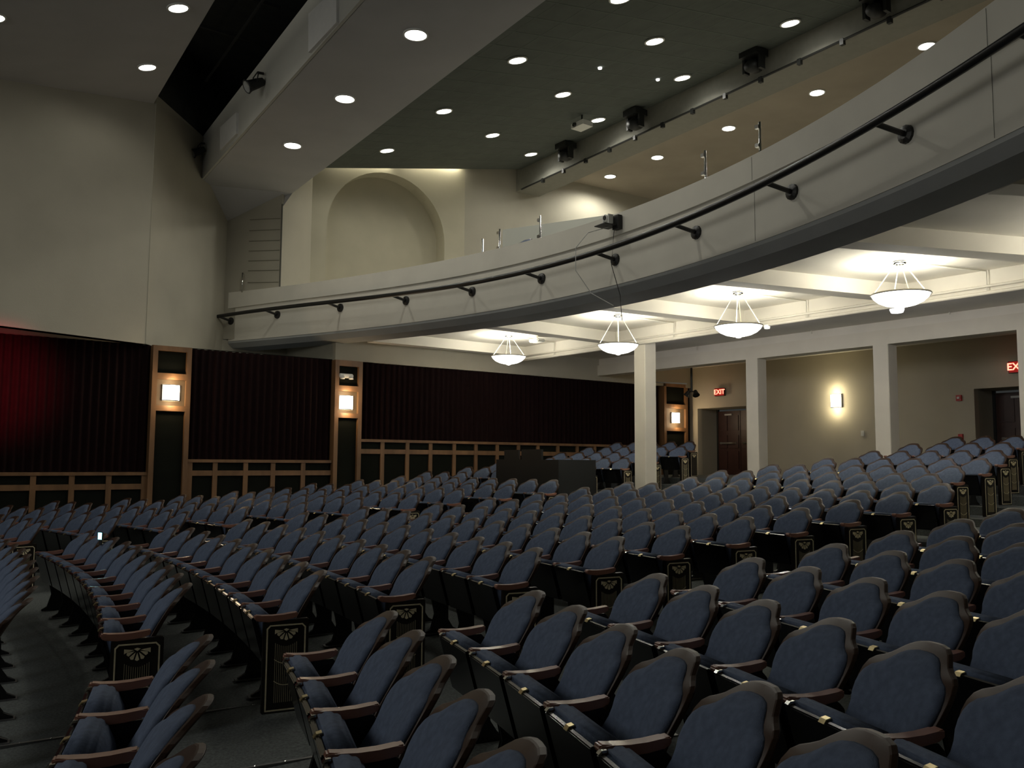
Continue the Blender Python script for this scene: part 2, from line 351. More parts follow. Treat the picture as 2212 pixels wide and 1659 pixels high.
# arch wall and its neighbours
C1 = (8.0, 20.42)
bm = NB(); wallseg(bm, BEND, C1, 3.0+H, 8.0+H, t=.2); struct(build('wall_recess', bm, PLASTER))
bm = NB(); wallseg(bm, C1, (PE[0].x, PE[0].y), 3.0+H, 8.2+H, t=.2); struct(build('wall_recess_return', bm, PLASTER))
seam = NB(); tube(seam, [(C1[0]-.02, C1[1]-.03, 3.4+H), (C1[0]-.02, C1[1]-.03, 6.3+H)], .02, 6)
tag(build('conduit', seam, mat('dim_conduit', (.07, .07, .055), .7)), 'dark vertical conduit on the wall left of the arch', 'conduit')
bm = NB(); d = Vector((C1[0]-BEND[0], C1[1]-BEND[1], 0)); nn = Vector((-d.y, d.x, 0)).normalized()*-.012
for z in (6.0, 5.72, 5.45, 5.2, 4.95, 4.7, 4.4, 4.1, 3.85):
    a = Vector((BEND[0], BEND[1], z+H))+d*.42+nn; b = Vector((BEND[0], BEND[1], z+H-.05))+d*.97+nn
    tube(bm, [a, b], .009, 4)
tag(build('panel_joints', bm, mat('joint_line', (.22, .21, .16), .9)), 'thin dark horizontal joints on the recess wall', 'joints', kind='stuff')
e0, e1 = Vector((PE[0].x, PE[0].y, 0)), Vector((PE[1].x, PE[1].y, 0)); ed = (e1-e0).normalized(); en = Vector((-ed.y, ed.x, 0))
EL = (e1-e0).length
def epoint(px, py): return hit(px, py, (en.x, en.y, 0), en.dot(e0))
def eu(p): return (Vector((p.x, p.y, 0))-e0).dot(ed)
ul, ur = eu(epoint(706, 480)), eu(epoint(960, 540)); uc, ra = (ul+ur)/2, (ur-ul)/2
ztop = epoint(832, 373).z; zs = ztop-ra*1.0
bm = NB(); N = 24
arc = [(uc+ra*math.cos(math.pi*(1-i/N)), zs+ra*math.sin(math.pi*(1-i/N))) for i in range(N+1)]
zb0 = 3.0+H
def E3(u, z, d=0): return tuple(e0+ed*u+en*d+Vector((0, 0, z)))
zc = lambda u: bz((e0+ed*u).x)-.0
dep = .5
# front plate built in strips around the arch opening
for i in range(N):
    (u0, z0), (u1, z1) = arc[i], arc[i+1]
    vs = [bm.verts.new(E3(u0, z0)), bm.verts.new(E3(u1, z1)), bm.verts.new(E3(u1, zc(u1)+1.0)), bm.verts.new(E3(u0, zc(u0)+1.0))]; bm.faces.new(vs)
    vs = [bm.verts.new(E3(u0, z0)), bm.verts.new(E3(u1, z1)), bm.verts.new(E3(u1, z1, dep)), bm.verts.new(E3(u0, z0, dep))]; bm.faces.new(vs)
for u0, u1 in ((0, uc-ra), (uc+ra, EL)):
    vs = [bm.verts.new(E3(*q)) for q in ((u0, zb0), (u1, zb0), (u1, zc(u1)+1.0), (u0, zc(u0)+1.0))]; bm.faces.new(vs)
for u in (uc-ra, uc+ra):
    vs = [bm.verts.new(q) for q in (E3(u, zb0), E3(u, zs), E3(u, zs, dep), E3(u, zb0, dep))]; bm.faces.new(vs)
vs = [bm.verts.new(E3(u, z, dep)) for u, z in [(uc-ra-.1, zb0), (uc+ra+.1, zb0), (uc+ra+.1, ztop+.1), (uc-ra-.1, ztop+.1)]]; bm.faces.new(vs)
bmesh.ops.remove_doubles(bm, verts=bm.verts, dist=1e-4)
struct(build('wall_arch', bm, mat('cream_arch_plaster', (.46, .43, .32), .8, noise=.05, nscale=1.5)), 'cream wall with a recessed round arch above the balcony')
bm = NB(); a = [(6.8, 17.5, bz(7)+.9), (16, 17.5, bz(16)+.9), (16, 22.6, bz(16)+.9), (6.8, 22.6, bz(7)+.9)]; hexa(bm, a, [(p[0], p[1], p[2]+.08) for p in a]); struct(build('ceiling_slot_cap', bm, BLACKV))  # unseen cap closing the slot over the added strip lamps
def strip(u, L, e):  # unseen strip lamps added to brighten the top of the arch wall
    P0 = e0+ed*u-en*.11; zz = bz(P0.x)+.35
    r = empty('added_cove_lamp', (P0.x, P0.y, zz+.03), math.atan2(ed.y, ed.x)); tag(r, 'hidden strip lamp added in the slot above the arch wall, %s half' % ('left' if u < EL*.5 else 'right'), 'added cove lamp', 'added strip lamps above the arch wall')
    bm = NB(); bx(bm, -L/2, L/2, -.04, .04, .0, .05); build('housing', bm, WHITEP, r)
    l = bpy.data.lights.new('added_cove_light', 'AREA'); l.shape = 'RECTANGLE'; l.size = L; l.size_y = .06; l.energy = e; l.color = (1, .93, .72)
    o = bpy.data.objects.new('added_cove_light', l); COL.objects.link(o); o.location = (P0.x, P0.y, zz); o.rotation_euler = (0, 0, math.atan2(ed.y, ed.x))
strip(EL*.28, EL*.4, 9); strip(EL*.75, EL*.4, 20)
f1 = (PE[1].x, PE[1].y)
bm = NB(); wallseg(bm, f1, (23.5, f1[1]-.6), 3.0+H, 9.6+H, t=.2); struct(build('wall_balcony_side', bm, PLASTER), 'side wall above the balcony')
bm = NB(); wallseg(bm, (23.5, 20.4), (23.5, -3), 3.0+H, 9.8+H, t=.2); struct(build('wall_balcony_rear', bm, PLASTER))
# bulkhead with stage lights, and the rear ceiling
def kx(y): return 15.15+(y-16.7)*.063
bm = NB(); a = [(kx(21), 21, 8.11+H), (kx(21)+.85, 21, 8.11+H), (kx(-3)+.85, -3, 8.11+H), (kx(-3), -3, 8.11+H)]
hexa(bm, a, [(p[0], p[1], 8.95+H) for p in a]); struct(build('ceiling_bulkhead', bm, mat('bulkhead_paint', (.23, .225, .19), .8, noise=.05)), 'grey bulkhead across the main ceiling')
bm = NB(); bx(bm, 15.4, 23.7, -3, 21, 8.82+H, 8.95+H); struct(build('ceiling_rear', bm, BROWNC), 'brown rear ceiling over the balcony')
r = empty('lighting_rail', (kx(10), 10, 8.1+H)); tag(r, 'black lighting rail with small clamps along the bulkhead edge', 'lighting rail')
bm = NB(); tube(bm, [(kx(20.3)-.05-kx(10), 10.3, -.02), (kx(-2)-.05-kx(10), -12, -.02)], .025, 6); build('rail', bm, BLK, r)
for i in range(20):
    y = 19.2-i*1.0; bm = NB(); bx(bm, -.03, .05, -.04, .04, -.09, .03); c = build('clamp', bm, BLK, r); c.location = (kx(y)-.05-kx(10), y-10, -.02)
for i, (px, py) in enumerate(((1222, 330), (1372, 261), (1628, 135), (1893, 12))):
    p = hit(px, py, (1, -.063, 0), kx(0)-.35)
    lab = ['black stage light on the bulkhead, farthest, by the side wall', 'black stage light on the bulkhead, second from the side wall', 'black stage light on the bulkhead, third from the side wall', 'black stage light on the bulkhead, nearest, at the top edge'][i]
    r = empty('moving_light', tuple(p)); tag(r, lab, 'stage light', 'black stage lights on the bulkhead')
    bm = NB(); bx(bm, -.2, .2, -.22, .22, .1, .25); build('base', bm, BLK, r)
    for s in (-1, 1):
        bm = NB(); bx(bm, -.08, .08, s*.2-.03, s*.2+.03, -.2, .12); build('yoke_arm', bm, BLK, r)
    bm = NB(); lathe(bm, [(.001, -.2), (.11, -.19), (.16, 0), (.14, .16), (.001, .2)], 14); bmesh.ops.rotate(bm, verts=bm.verts, matrix=Matrix.Rotation(math.radians(70), 3, 'Y'), cent=(0, 0, 0)); bmesh.ops.translate(bm, verts=bm.verts, vec=(0, 0, -.08)); build('head', bm, BLK, r, True)
p = onz(1257, 271, 8.15); r = empty('ceiling_projector', tuple(p)); tag(r, 'small pale projector hanging under the black ceiling', 'projector')
bm = NB(); bx(bm, -.16, .16, -.22, .22, -.06, .06); build('body', bm, WHITEP, r)
bm = NB(); tube(bm, [(0, 0, .06), (0, 0, .5)], .02, 6); build('pole', bm, BLK, r)
bm = NB(); lathe(bm, [(.06, 0), (.05, .04), (.001, .04)], 12); bmesh.ops.rotate(bm, verts=bm.verts, matrix=Matrix.Rotation(math.radians(-90), 3, 'Y'), cent=(0, 0, 0)); bmesh.ops.translate(bm, verts=bm.verts, vec=(-.16, .08, 0)); build('lens', bm, BLK, r)
# ------------------------------------------------------------------ downlights
def downlight(p, label, group, rr=.17, e=DOWN_E, nrm=None):
    r = empty('downlight', tuple(p)); tag(r, label, 'ceiling light', group)
    bm = NB(); lathe(bm, [(rr+.03, .01), (rr+.03, -.012), (rr, -.015), (rr-.01, .02)], 24); build('trim_ring', bm, WHITEP, r)
    bm = NB(); lathe(bm, [(rr-.005, -.006), (rr*.6, -.016), (.001, -.02)], 24); build('lens', bm, DLAMP, r, True)
    if e: spot('downlight_lamp', (p[0], p[1], p[2]-.04), (p[0], p[1], p[2]-1), e, (1, .97, .86), 165, .12, .5)
    if nrm: r.rotation_euler = (0, nrm, 0)
def pl(px, py, slope, c): return hit(px, py, (-slope, 0, 1), c)
ordn = ['farthest', 'second', 'third', 'fourth', 'fifth']
for i, (px, py) in enumerate(((632, 314), (745, 213), (898, 75))):
    downlight(hit(px, py, (0, 0, 1), SZ-.01), 'round downlight in the grey beam, %s from the side wall' % ('nearest' if i == 0 else ordn[i]), 'downlights in the beam')
downlight(hit(1075, -80, (0, 0, 1), SZ-.01), 'round downlight in the grey beam, above the frame', 'downlights in the beam')
for i, (px, py) in enumerate(((318, 145), (385, 17))):
    downlight(pl(px, py, .22, 7.40+H-.22*4.4-.012), ('round downlight in the front ceiling, lower, close to the splayed wall', 'round downlight in the front ceiling, at the top edge')[i], 'downlights in the front ceiling', .15, 30, -.216)
downlight(pl(-14, 38, .22, 7.40+H-.22*4.4-.012), 'round downlight in the front ceiling, cut by the left edge', 'downlights in the front ceiling', .15, 30, -.216)
cc = 7.75+H-.18*9.9-.02
rows = [((836, 325), (959, 240), (1118, 130), (1340, -3)), ((1064, 292), (1216, 204), (1414, 89)), ((1147, 333), (1292, 259), (1474, 168), (1707, 50))]
for j, rw in enumerate(rows):
    for i, (px, py) in enumerate(rw):
        q = pl(px, py, .18, cc)
        downlight(q, 'round downlight in the black ceiling, %s row from the beam, %s from the side wall' % (('first', 'second', 'third')[j], ('nearest', 'second', 'third', 'fourth')[i]), 'downlights in the black ceiling', .165, DOWN_E, -.178)
for i, (px, py) in enumerate(((1318, 381), (1420, 340), (1574, 277), (1765, 200), (2002, 99))):
    downlight(hit(px, py, (0, 0, 1), 8.81+H), 'round downlight in the rear ceiling over the balcony, %s from the side wall' % ('nearest', 'second', 'third', 'fourth', 'fifth')[i], 'downlights over the balcony', .165, DOWN_E if i else 300)
for i, (px, py) in enumerate(((1296, 147), (1421, 172))):
    q = pl(px, py, .18, cc); bm = NB(); lathe(bm, [(.001, -.03), (.04, -.02), (.045, .01)], 12); o = build('pin_light', bm, mat('pin_glow', (1, 1, 1), .5, emit=(1, 1, .95), estr=1.6)); o.location = q
    tag(o, ('tiny white pin light in the black ceiling, left of the pair', 'tiny white pin light in the black ceiling, right of the pair')[i], 'ceiling light', 'tiny pin lights in the black ceiling')
# ------------------------------------------------------------------ balcony
bs = [(485, 742, .446), (740, 718, .435), (1000, 668, .36), (1240, 618, .33), (1480, 560, .335), (1700, 487, .365), (1970, 387, .405), (2212, 275, .44)]
ZB = 2.9; ZU = 2.97+H
bp = [onz(a, b, ZB) for a, b, c in bs]
# least squares circle
def circ(P):
    import numpy as np
    A = np.array([[2*p.x, 2*p.y, 1] for p in P]); b = np.array([p.x**2+p.y**2 for p in P]); s = np.linalg.lstsq(A, b, rcond=None)[0]
    return float(s[0]), float(s[1]), float((s[2]+s[0]**2+s[1]**2)**.5)
bcx, bcy, bR = circ(bp)
import numpy as np
def cyl(px, py, off=0):                     # sight line against the cylinder of the balcony front: angle and height
    d = ray(px, py); A = d.x*d.x+d.y*d.y; B = -2*(d.x*bcx+d.y*bcy); r_ = bR+off; Cc = bcx*bcx+bcy*bcy-r_*r_
    t = (-B+math.sqrt(B*B-4*A*Cc))/(2*A); return math.atan2(d.y*t-bcy, d.x*t-bcx), H+d.z*t
def fitz(pts, off=0, deg=4):
    q = [cyl(*p, off) for p in pts]; c = np.polyfit([a for a, z in q], [z for a, z in q], deg)
    lo_, hi_ = min(a for a, z in q), max(a for a, z in q); dc = np.polyder(c)
    def f(a):
        b = min(hi_, max(lo_, a)); return float(np.polyval(c, b))+float(np.polyval(dc, b))*(a-b)*.5
    return f
zbotf = fitz([(473, 739), (740, 714.5), (1034, 676.5), (1240, 632), (1480, 577), (1708, 497), (1972, 385), (2212, 271)], 0, 3)
ztopf = fitz([(473, 635), (740, 601), (1010, 554), (1314, 469), (1472, 408), (1650, 325), (1826, 233), (2012, 101), (2144, 10)], 0, 4)
zcapf = fitz([(471, 671), (740, 636), (1030, 592), (1111, 572), (1298, 521), (1472, 462), (1776, 321), (2012, 200), (2190, 90)], 0, 4)
a1 = math.asin((21.72-bcy)/bR); a0 = math.asin((-3.2-bcy)/bR); NS = 90
ANG = [a1+(a0-a1)*i/NS for i in range(NS+1)]
def bxy(a, off=0): return (bcx+(bR+off)*math.cos(a), bcy+(bR+off)*math.sin(a))
def by(a): return bcy+bR*math.sin(a)
def ztopb(a): return ztopf(a)
def grid_ring(prof, closed=True):            # prof(a) -> list of (off, z)
    bm = NB(); R_ = []
    for a in ANG:
        R_.append([bm.verts.new((*bxy(a, o_), z_)) for o_, z_ in prof(a)])
    n = len(R_[0])
    for i in range(NS):
        for k in range(n if closed else n-1): bm.faces.new((R_[i][k], R_[i][(k+1) % n], R_[i+1][(k+1) % n], R_[i+1][k]))
    if closed: bm.faces.new(R_[0]); bm.faces.new(R_[-1][::-1])
    return bm
bm = grid_ring(lambda a: [(.0, zbotf(a)), (.0, zcapf(a)), (-.035, zcapf(a)+.01), (-.035, ztopb(a)), (.22, ztopb(a)), (.22, zbotf(a))])
balc = struct(build('wall_balcony_front', bm, FASCIA), 'curved cream balcony front')
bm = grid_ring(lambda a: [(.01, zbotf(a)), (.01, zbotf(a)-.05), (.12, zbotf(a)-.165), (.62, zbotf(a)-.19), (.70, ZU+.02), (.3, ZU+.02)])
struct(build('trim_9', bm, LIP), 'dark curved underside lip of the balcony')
for px in (1535, 2145):
    q = onz(px, 430 if px < 1800 else 240, ZB+.3); a = math.asin(max(-1, min(1, (q.y-bcy)/bR)))
    bm = NB(); tube(bm, [(*bxy(a, -.038), ztopb(a)-.02), (*bxy(a, -.038), zcapf(a)+.02)], .002, 4); tube(bm, [(*bxy(a, -.003), zcapf(a)), (*bxy(a, -.003), zbotf(a)+.02)], .002, 4)
    o = build('panel_seam', bm, mat('seam_line', (.1, .1, .08), .9), balc)  # thin dark seam between fascia panels
# balcony floor / ceiling beneath
bm = NB(); top = []
for a in ANG: top.append(bxy(a, .5))
lo = [bm.verts.new((*p, ZU)) for p in top]; hi = [bm.verts.new((*p, ZU+.18)) for p in top]
fl = [bm.verts.new((23.4, min(20.9, max(-3.2, p[1])), ZU)) for p in top]; fh = [bm.verts.new((23.4, min(20.9, max(-3.2, p[1])), ZU+.18)) for p in top]
for i in range(NS):
    bm.faces.new((lo[i], lo[i+1], fl[i+1], fl[i])); bm.faces.new((hi[i], hi[i+1], fh[i+1], fh[i]))
struct(build('ceiling_under_balcony', bm, SOFFIT), 'pale ceiling under the balcony')
# beams under the balcony
XG = 13.7
fx, fy = -8.8, 13.7
def under_beam(ym, wd=.34, dp=.24, x0=None, x1=XG+.05):
    d = Vector((12.1-fx, ym-fy, 0)).normalized(); n = Vector((-d.y, d.x, 0))
    # start just behind the balcony lip
    s = 0
    P = Vector((fx, fy, 0)); t = 15.0
    while (P+d*t-Vector((bcx, bcy, 0))).length < bR+.66: t += .05
    a = P+d*t; e = P+d*((x1-P.x)/d.x)
    bm = NB(); L = [(a+n*wd/2), (e+n*wd/2), (e-n*wd/2), (a-n*wd/2)]
    hexa(bm, [(q.x, q.y, ZU-dp) for q in L], [(q.x, q.y, ZU+.01) for q in L]); return build('ceiling_joist', bm, SOFFIT)
for i, ym in enumerate((14.65, 11.25, 8.2, 5.2, 2.2)):
    struct(under_beam(ym), 'pale beam under the balcony')
bm = NB(); bx(bm, 9.3, XG, 17.95, 18.25, ZU-.24, ZU+.01); struct(build('ceiling_joist', bm, SOFFIT), 'pale beam along the side wall under the balcony')
# girder with pipes
def zx(px, py, x): return onx(px, py, x).z
zg = (zx(1472, 729, XG)+zx(2212, 614, XG))/2
bm = NB(); bx(bm, XG, XG+.2, -3.1, YW-.02, zg, ZU+.01); struct(build('ceiling_girder', bm, SOFFIT), 'pale girder under the balcony carrying pipes')
def piperun(name, pts, r, label, cat='pipe', M=None, grp=None):
    bm = NB(); tube(bm, pts, r, 8); return tag(build(name, bm, M or SOFFIT, smooth=True), label, cat, grp)
piperun('wall_pipe', [(XG-.05, YW-.1, zg+.07), (XG-.05, -3, zg+.07)], .022, 'upper cream pipe running along the girder above the columns', grp='pipes on the girder')
piperun('wall_pipe', [(XG-.05, YW-.1, zg-.035), (XG-.05, -3, zg-.035)], .03, 'lower cream pipe slung under the girder edge', grp='pipes on the girder')
# rear beam line and columns
XC = 17.0
cots = [(1634, 850), (1914, 850), (2232, 850)]
zb2 = (zx(1657.7, 775, XC)+zx(1886, 746.4, XC)+zx(2207, 708, XC))/3; zl2 = (zx(1472, 766, XC)+zx(2212, 676.5, XC))/2
bm = NB(); bx(bm, XC-.02, XC+.38, -3.1, YW-.02, zb2, zl2); struct(build('wall_rear_beam', bm, COLM), 'beam over the rear columns')
bm = NB(); bx(bm, XC+.04, XC+.36, -3.1, YW-.02, zl2, ZU+.01); struct(build('wall_rear_band', bm, SOFFIT), 'pale band above the rear beam')
cw = .345
zgc = zg
def column(x, y, z1, label):
    bm = NB(); zf = floor_z(x, y)-.01; bx(bm, x-cw/2, x+cw/2, y-cw/2, y+cw/2, zf, z1); bmesh.ops.bevel(bm, geom=[e for e in bm.edges if abs(e.verts[0].co.z-e.verts[1].co.z) > 1], offset=.012, segments=1, affect='EDGES')
    o = build('column', bm, COLM); bm = NB(); bx(bm, x-cw/2-.012, x+cw/2+.012, y-cw/2-.012, y+cw/2+.012, zf, zf+.12); build('base', bm, COLM, o); return tag(o, label, 'column', 'square cream columns under the balcony')
q = onx(1394, 900, XG+.17); column(XG+.17, q.y, zg+.002, 'square cream column standing nearest the centre aisle, left of the others')
for i, (px, py) in enumerate(cots):
    q = onx(px, py, XC+.15); column(XC+.15, q.y, zb2+.002, ('square cream column between the exit doorway and the wall sconce', 'square cream column right of the wall sconce', 'square cream column cut by the right edge')[i])
for i, (px, py) in enumerate(((1504, 735), (1752, 697), (2050, 652))):
    q = onx(px, py, XC-.02); r = empty('pipe_hanger', (XC-.02, q.y, q.z)); tag(r, 'small pipe hanger on the band over the rear columns, %s' % ('left', 'middle', 'right')[i], 'hanger', 'pipe hangers over the rear columns')
    bm = NB(); tube(bm, [(0, 0, -.25), (0, 0, .02)], .014, 6); build('rod', bm, SOFFIT, r); bm = NB(); bx(bm, -.04, .04, -.05, .05, -.01, .05); build('bracket', bm, GREYEQ, r)
# ------------------------------------------------------------------ rear wall and doors
bm = NB()
zfb = FL(15)-.01
def yb(px, py=900): return onx(px, py, XB).y
d1a, d1b = yb(1507), yb(1612); d2a, d2b = yb(2106), yb(2106)-2.2
zd1, zd2 = zx(1540, 881, XB), zx(2106, 840, XB)
bx(bm, XB, XB+.2, d1a, YW+.1, zfb, zd1); bx(bm, XB, XB+.2, d2a, d1b, zfb, zd1); bx(bm, XB, XB+.2, -3.1, d2b, zfb, zd1)
bx(bm, XB, XB+.2, d2a, YW+.1, zd1, ZU); bx(bm, XB, XB+.2, d2b, d2a, zd2, ZU); bx(bm, XB, XB+.2, -3.1, d2b, zd1, ZU)
struct(build('wall_rear', bm, mat('rear_wall_plaster', (.50, .46, .36), .85, noise=.05, nscale=1.2)), 'beige rear wall under the balcony')
for n, (ya, yb_, zt, lab) in enumerate(((d1a, d1b, zd1, 'recessed doorway with dark panelled doors under the left exit sign'), (d2a, d2b, zd2, 'recessed doorway with dark panelled doors at the right edge'))):
    r = struct(empty('door_%d' % (n+1), (XB+.2, (ya+yb_)/2, zfb)), lab)
    L = ya-yb_; xr = .75; hgt = zt-zfb
    bm = NB(); bx(bm, 0, xr, L/2, L/2+.1, 0, hgt); build('jamb', bm, PLASTER, r)
    bm = NB(); bx(bm, 0, xr, -L/2-.1, -L/2, 0, hgt); build('jamb', bm, PLASTER, r)
    bm = NB(); bx(bm, 0, xr+.1, -L/2-.1, L/2+.1, hgt, hgt+.1); build('lintel', bm, PLASTER, r)
    bm = NB(); bx(bm, -.2, xr+.1, -L/2-.1, L/2+.1, -.06, 0); build('threshold', bm, CARPET, r)
    dw = L*.47
    for s in (-1, 1):
        ya_, yb2 = (s*dw/2*2*.5-dw/2, s*dw/2*2*.5+dw/2)
        c = s*dw/2
        bm = NB(); bx(bm, xr-.05, xr, c-dw/2+.01, c+dw/2-.01, .01, hgt-.06); lf = build('door_leaf', bm, DOORM, r)
        for zz0, zz1 in ((.2, .75), (.85, 1.25), (1.4, hgt-.2)):
            for t in (-1, 1):
                bm = NB(); bx(bm, xr-.075, xr-.05, c+t*dw/4-dw*.17, c+t*dw/4+dw*.17, zz0, zz1); build('raised_panel', bm, DOORM, lf)
        bm = NB(); bx(bm, xr-.13, xr-.10, c-dw*.36, c+dw*.36, .98, 1.03); bx(bm, xr-.1, xr-.05, c-dw*.36, c-dw*.30, .97, 1.04); bx(bm, xr-.1, xr-.05, c+dw*.30, c+dw*.36, .97, 1.04); build('panic_bar', bm, CHROME, lf)
        bm = NB(); bx(bm, xr-.1, xr-.05, c-.14, c+.14, hgt-.2, hgt-.15); build('door_closer', bm, GREYEQ, lf)
    for s in (-1, 1):
        bm = NB(); bx(bm, xr-.06, xr+.02, s*(L/2-.03)-.03, s*(L/2-.03)+.03, 0, hgt); build('frame', bm, BLK, r)
q = onx(1808, 866, XB); sconce(XB-.02, q.y, q.z, -math.pi/2, 'glowing square sconce alone on the plain rear wall between two columns', .30, .34, (1, .86, .55), 9)
def exit_sign(px, py, lab, k=1.0):
    q = onx(px, py, XB-.1); r = empty('exit_sign', tuple(q), -math.pi/2); tag(r, lab, 'exit sign', 'red exit signs on the rear wall'); r.scale = (k, 1, k)
    bm = NB(); bx(bm, -.17, .17, -.02, .04, -.11, .11); build('housing', bm, BLK, r)
    bm = NB(); bx(bm, -.16, .16, -.026, -.02, -.10, .10); build('face', bm, EXITG, r)
    cu = bpy.data.curves.new('lettering', 'FONT'); cu.body = 'EXIT'; cu.size = .185; cu.align_x = 'CENTER'; cu.align_y = 'CENTER'; cu.extrude = .002; cu.offset = .003
    t = bpy.data.objects.new('lettering', cu); COL.objects.link(t); t.parent = r; t.location = (0, -.032, 0); t.rotation_euler = (math.pi/2, 0, 0); cu.materials.append(EXITL); bpy.context.view_layer.update(); me = bpy.data.meshes.new_from_object(t); bpy.data.objects.remove(t); t = bpy.data.objects.new('lettering', me); COL.objects.link(t); t.parent = r; t.location = (0, -.032, 0); t.rotation_euler = (math.pi/2, 0, 0)
    bm = NB(); bx(bm, -.04, .04, .04, .08, -.03, .03); build('mount', bm, BLK, r)
    point('exit_glow', (q.x-.12, q.y, q.z), .25, (1, .08, .04), .05)
exit_sign(1555, 847, 'red glowing exit sign above the doorway left of the second column', 1.1)
exit_sign(2200, 792, 'red glowing exit sign cut by the right edge of the picture', 1.25)
q = onx(2073, 860, XB); r = empty('fire_strobe', (XB-.03, q.y, q.z), -math.pi/2); tag(r, 'small red fire alarm strobe on the rear wall left of the right doorway', 'fire alarm')
bm = NB(); bx(bm, -.06, .06, -.03, .03, -.07, .07); build('body', bm, REDP, r); bm = NB(); bx(bm, -.03, .03, -.05, -.03, -.02, .03); build('lens', bm, WHITEP, r)
q = onx(2077, 944, XB); r = empty('fire_pull_station', (XB-.03, q.y, q.z), -math.pi/2); tag(r, 'red fire alarm pull station low on the wall beside the right doorway', 'fire alarm')
bm = NB(); bx(bm, -.05, .05, -.03, .03, -.07, .07); build('body', bm, REDP, r); bm = NB(); bx(bm, -.03, .03, -.045, -.03, -.03, -.01); build('handle', bm, WHITEP, r)
q = onx(1864, 936, XB); r = empty('light_switch', (XB-.012, q.y, q.z), -math.pi/2); tag(r, 'white light switch plate on the rear wall left of the third column', 'switch')
bm = NB(); bx(bm, -.045, .045, -.008, .012, -.07, .07); build('plate', bm, WHITEP, r); bm = NB(); bx(bm, -.012, .012, -.018, -.008, -.02, .02); build('toggle', bm, WHITEP, r)
# emergency lights
q = ony(747, 812, YW-.1); r = empty('emergency_light', tuple(q)); tag(r, 'white twin head emergency light on the pilaster above the second sconce', 'emergency light')
bm = NB(); bx(bm, -.18, .18, -.05, .06, -.05, .05); bmesh.ops.bevel(bm, geom=bm.edges[:], offset=.02, segments=2, affect='EDGES'); build('body', bm, WHITEP, r)
for s in (-1, 1):
    bm = NB(); lathe(bm, [(.001, .04), (.04, .03), (.055, -.03), (.001, -.035)], 12); h_ = build('lamp_head', bm, WHITEP, r, True); h_.location = (s*.11, -.06, -.05)
q = onz(1160, 736, ZU-H-.12); r = empty('emergency_light', tuple(q)); tag(r, 'small white ceiling emergency light right of the farthest pendant', 'emergency light')
bm = NB(); bx(bm, -.12, .12, -.17, .17, -.04, .04); bmesh.ops.bevel(bm, geom=bm.edges[:], offset=.02, segments=2, affect='EDGES'); build('body', bm, WHITEP, r)
bm = NB(); tube(bm, [(0, 0, .03), (0, 0, .13)], .02, 6); build('stem', bm, SOFFIT, r)
q = onx(1657, 706, XG-.05); bm = NB(); lathe(bm, [(.001, -.05), (.05, -.04), (.06, .01), (.05, .03), (.001, .03)], 14); o = build('girder_luminaire', bm, mat('lit_white', (.8, .8, .75), .4, emit=(1, 1, .95), estr=.5)); o.location = (q.x, q.y, q.z); tag(o, 'small pale round detector beside the third pendant bowl', 'luminaire')  # small glowing light fixture on the girder
# pipe and flood lamps at the rear corner
q0, q1 = onx(1425, 823, 18.6), onx(1484, 829, 18.6)
piperun('wall_pipe', [tuple(q0+Vector((0, .4, 0))), tuple(q1)], .02, 'short pale pipe leading to the flood lamps in the rear corner', M=GREYEQ)
q = onx(1494, 846, 18.6)
r = empty('flood_lamp_pair', tuple(q)); tag(r, 'pair of black flood lamps hanging near the rear corner by the exit', 'flood lamp')
bm = NB(); tube(bm, [(0, 0, .0), (0, 0, ZU-q.z)], .03, 6); build('drop_pole', bm, BLK, r)
bm = NB(); tube(bm, [(0, -.15, 0), (0, .15, 0)], .02, 6); build('crossbar', bm, BLK, r)
for s in (-1, 1):
    bm = NB(); lathe(bm, [(.001, .1), (.05, .08), (.07, 0), (.10, -.08), (.001, -.07)], 14); h_ = build('lamp_head', bm, BLK, r); h_.location = (0, s*.15, -.05); h_.rotation_euler = (s*.5, .3, 0)
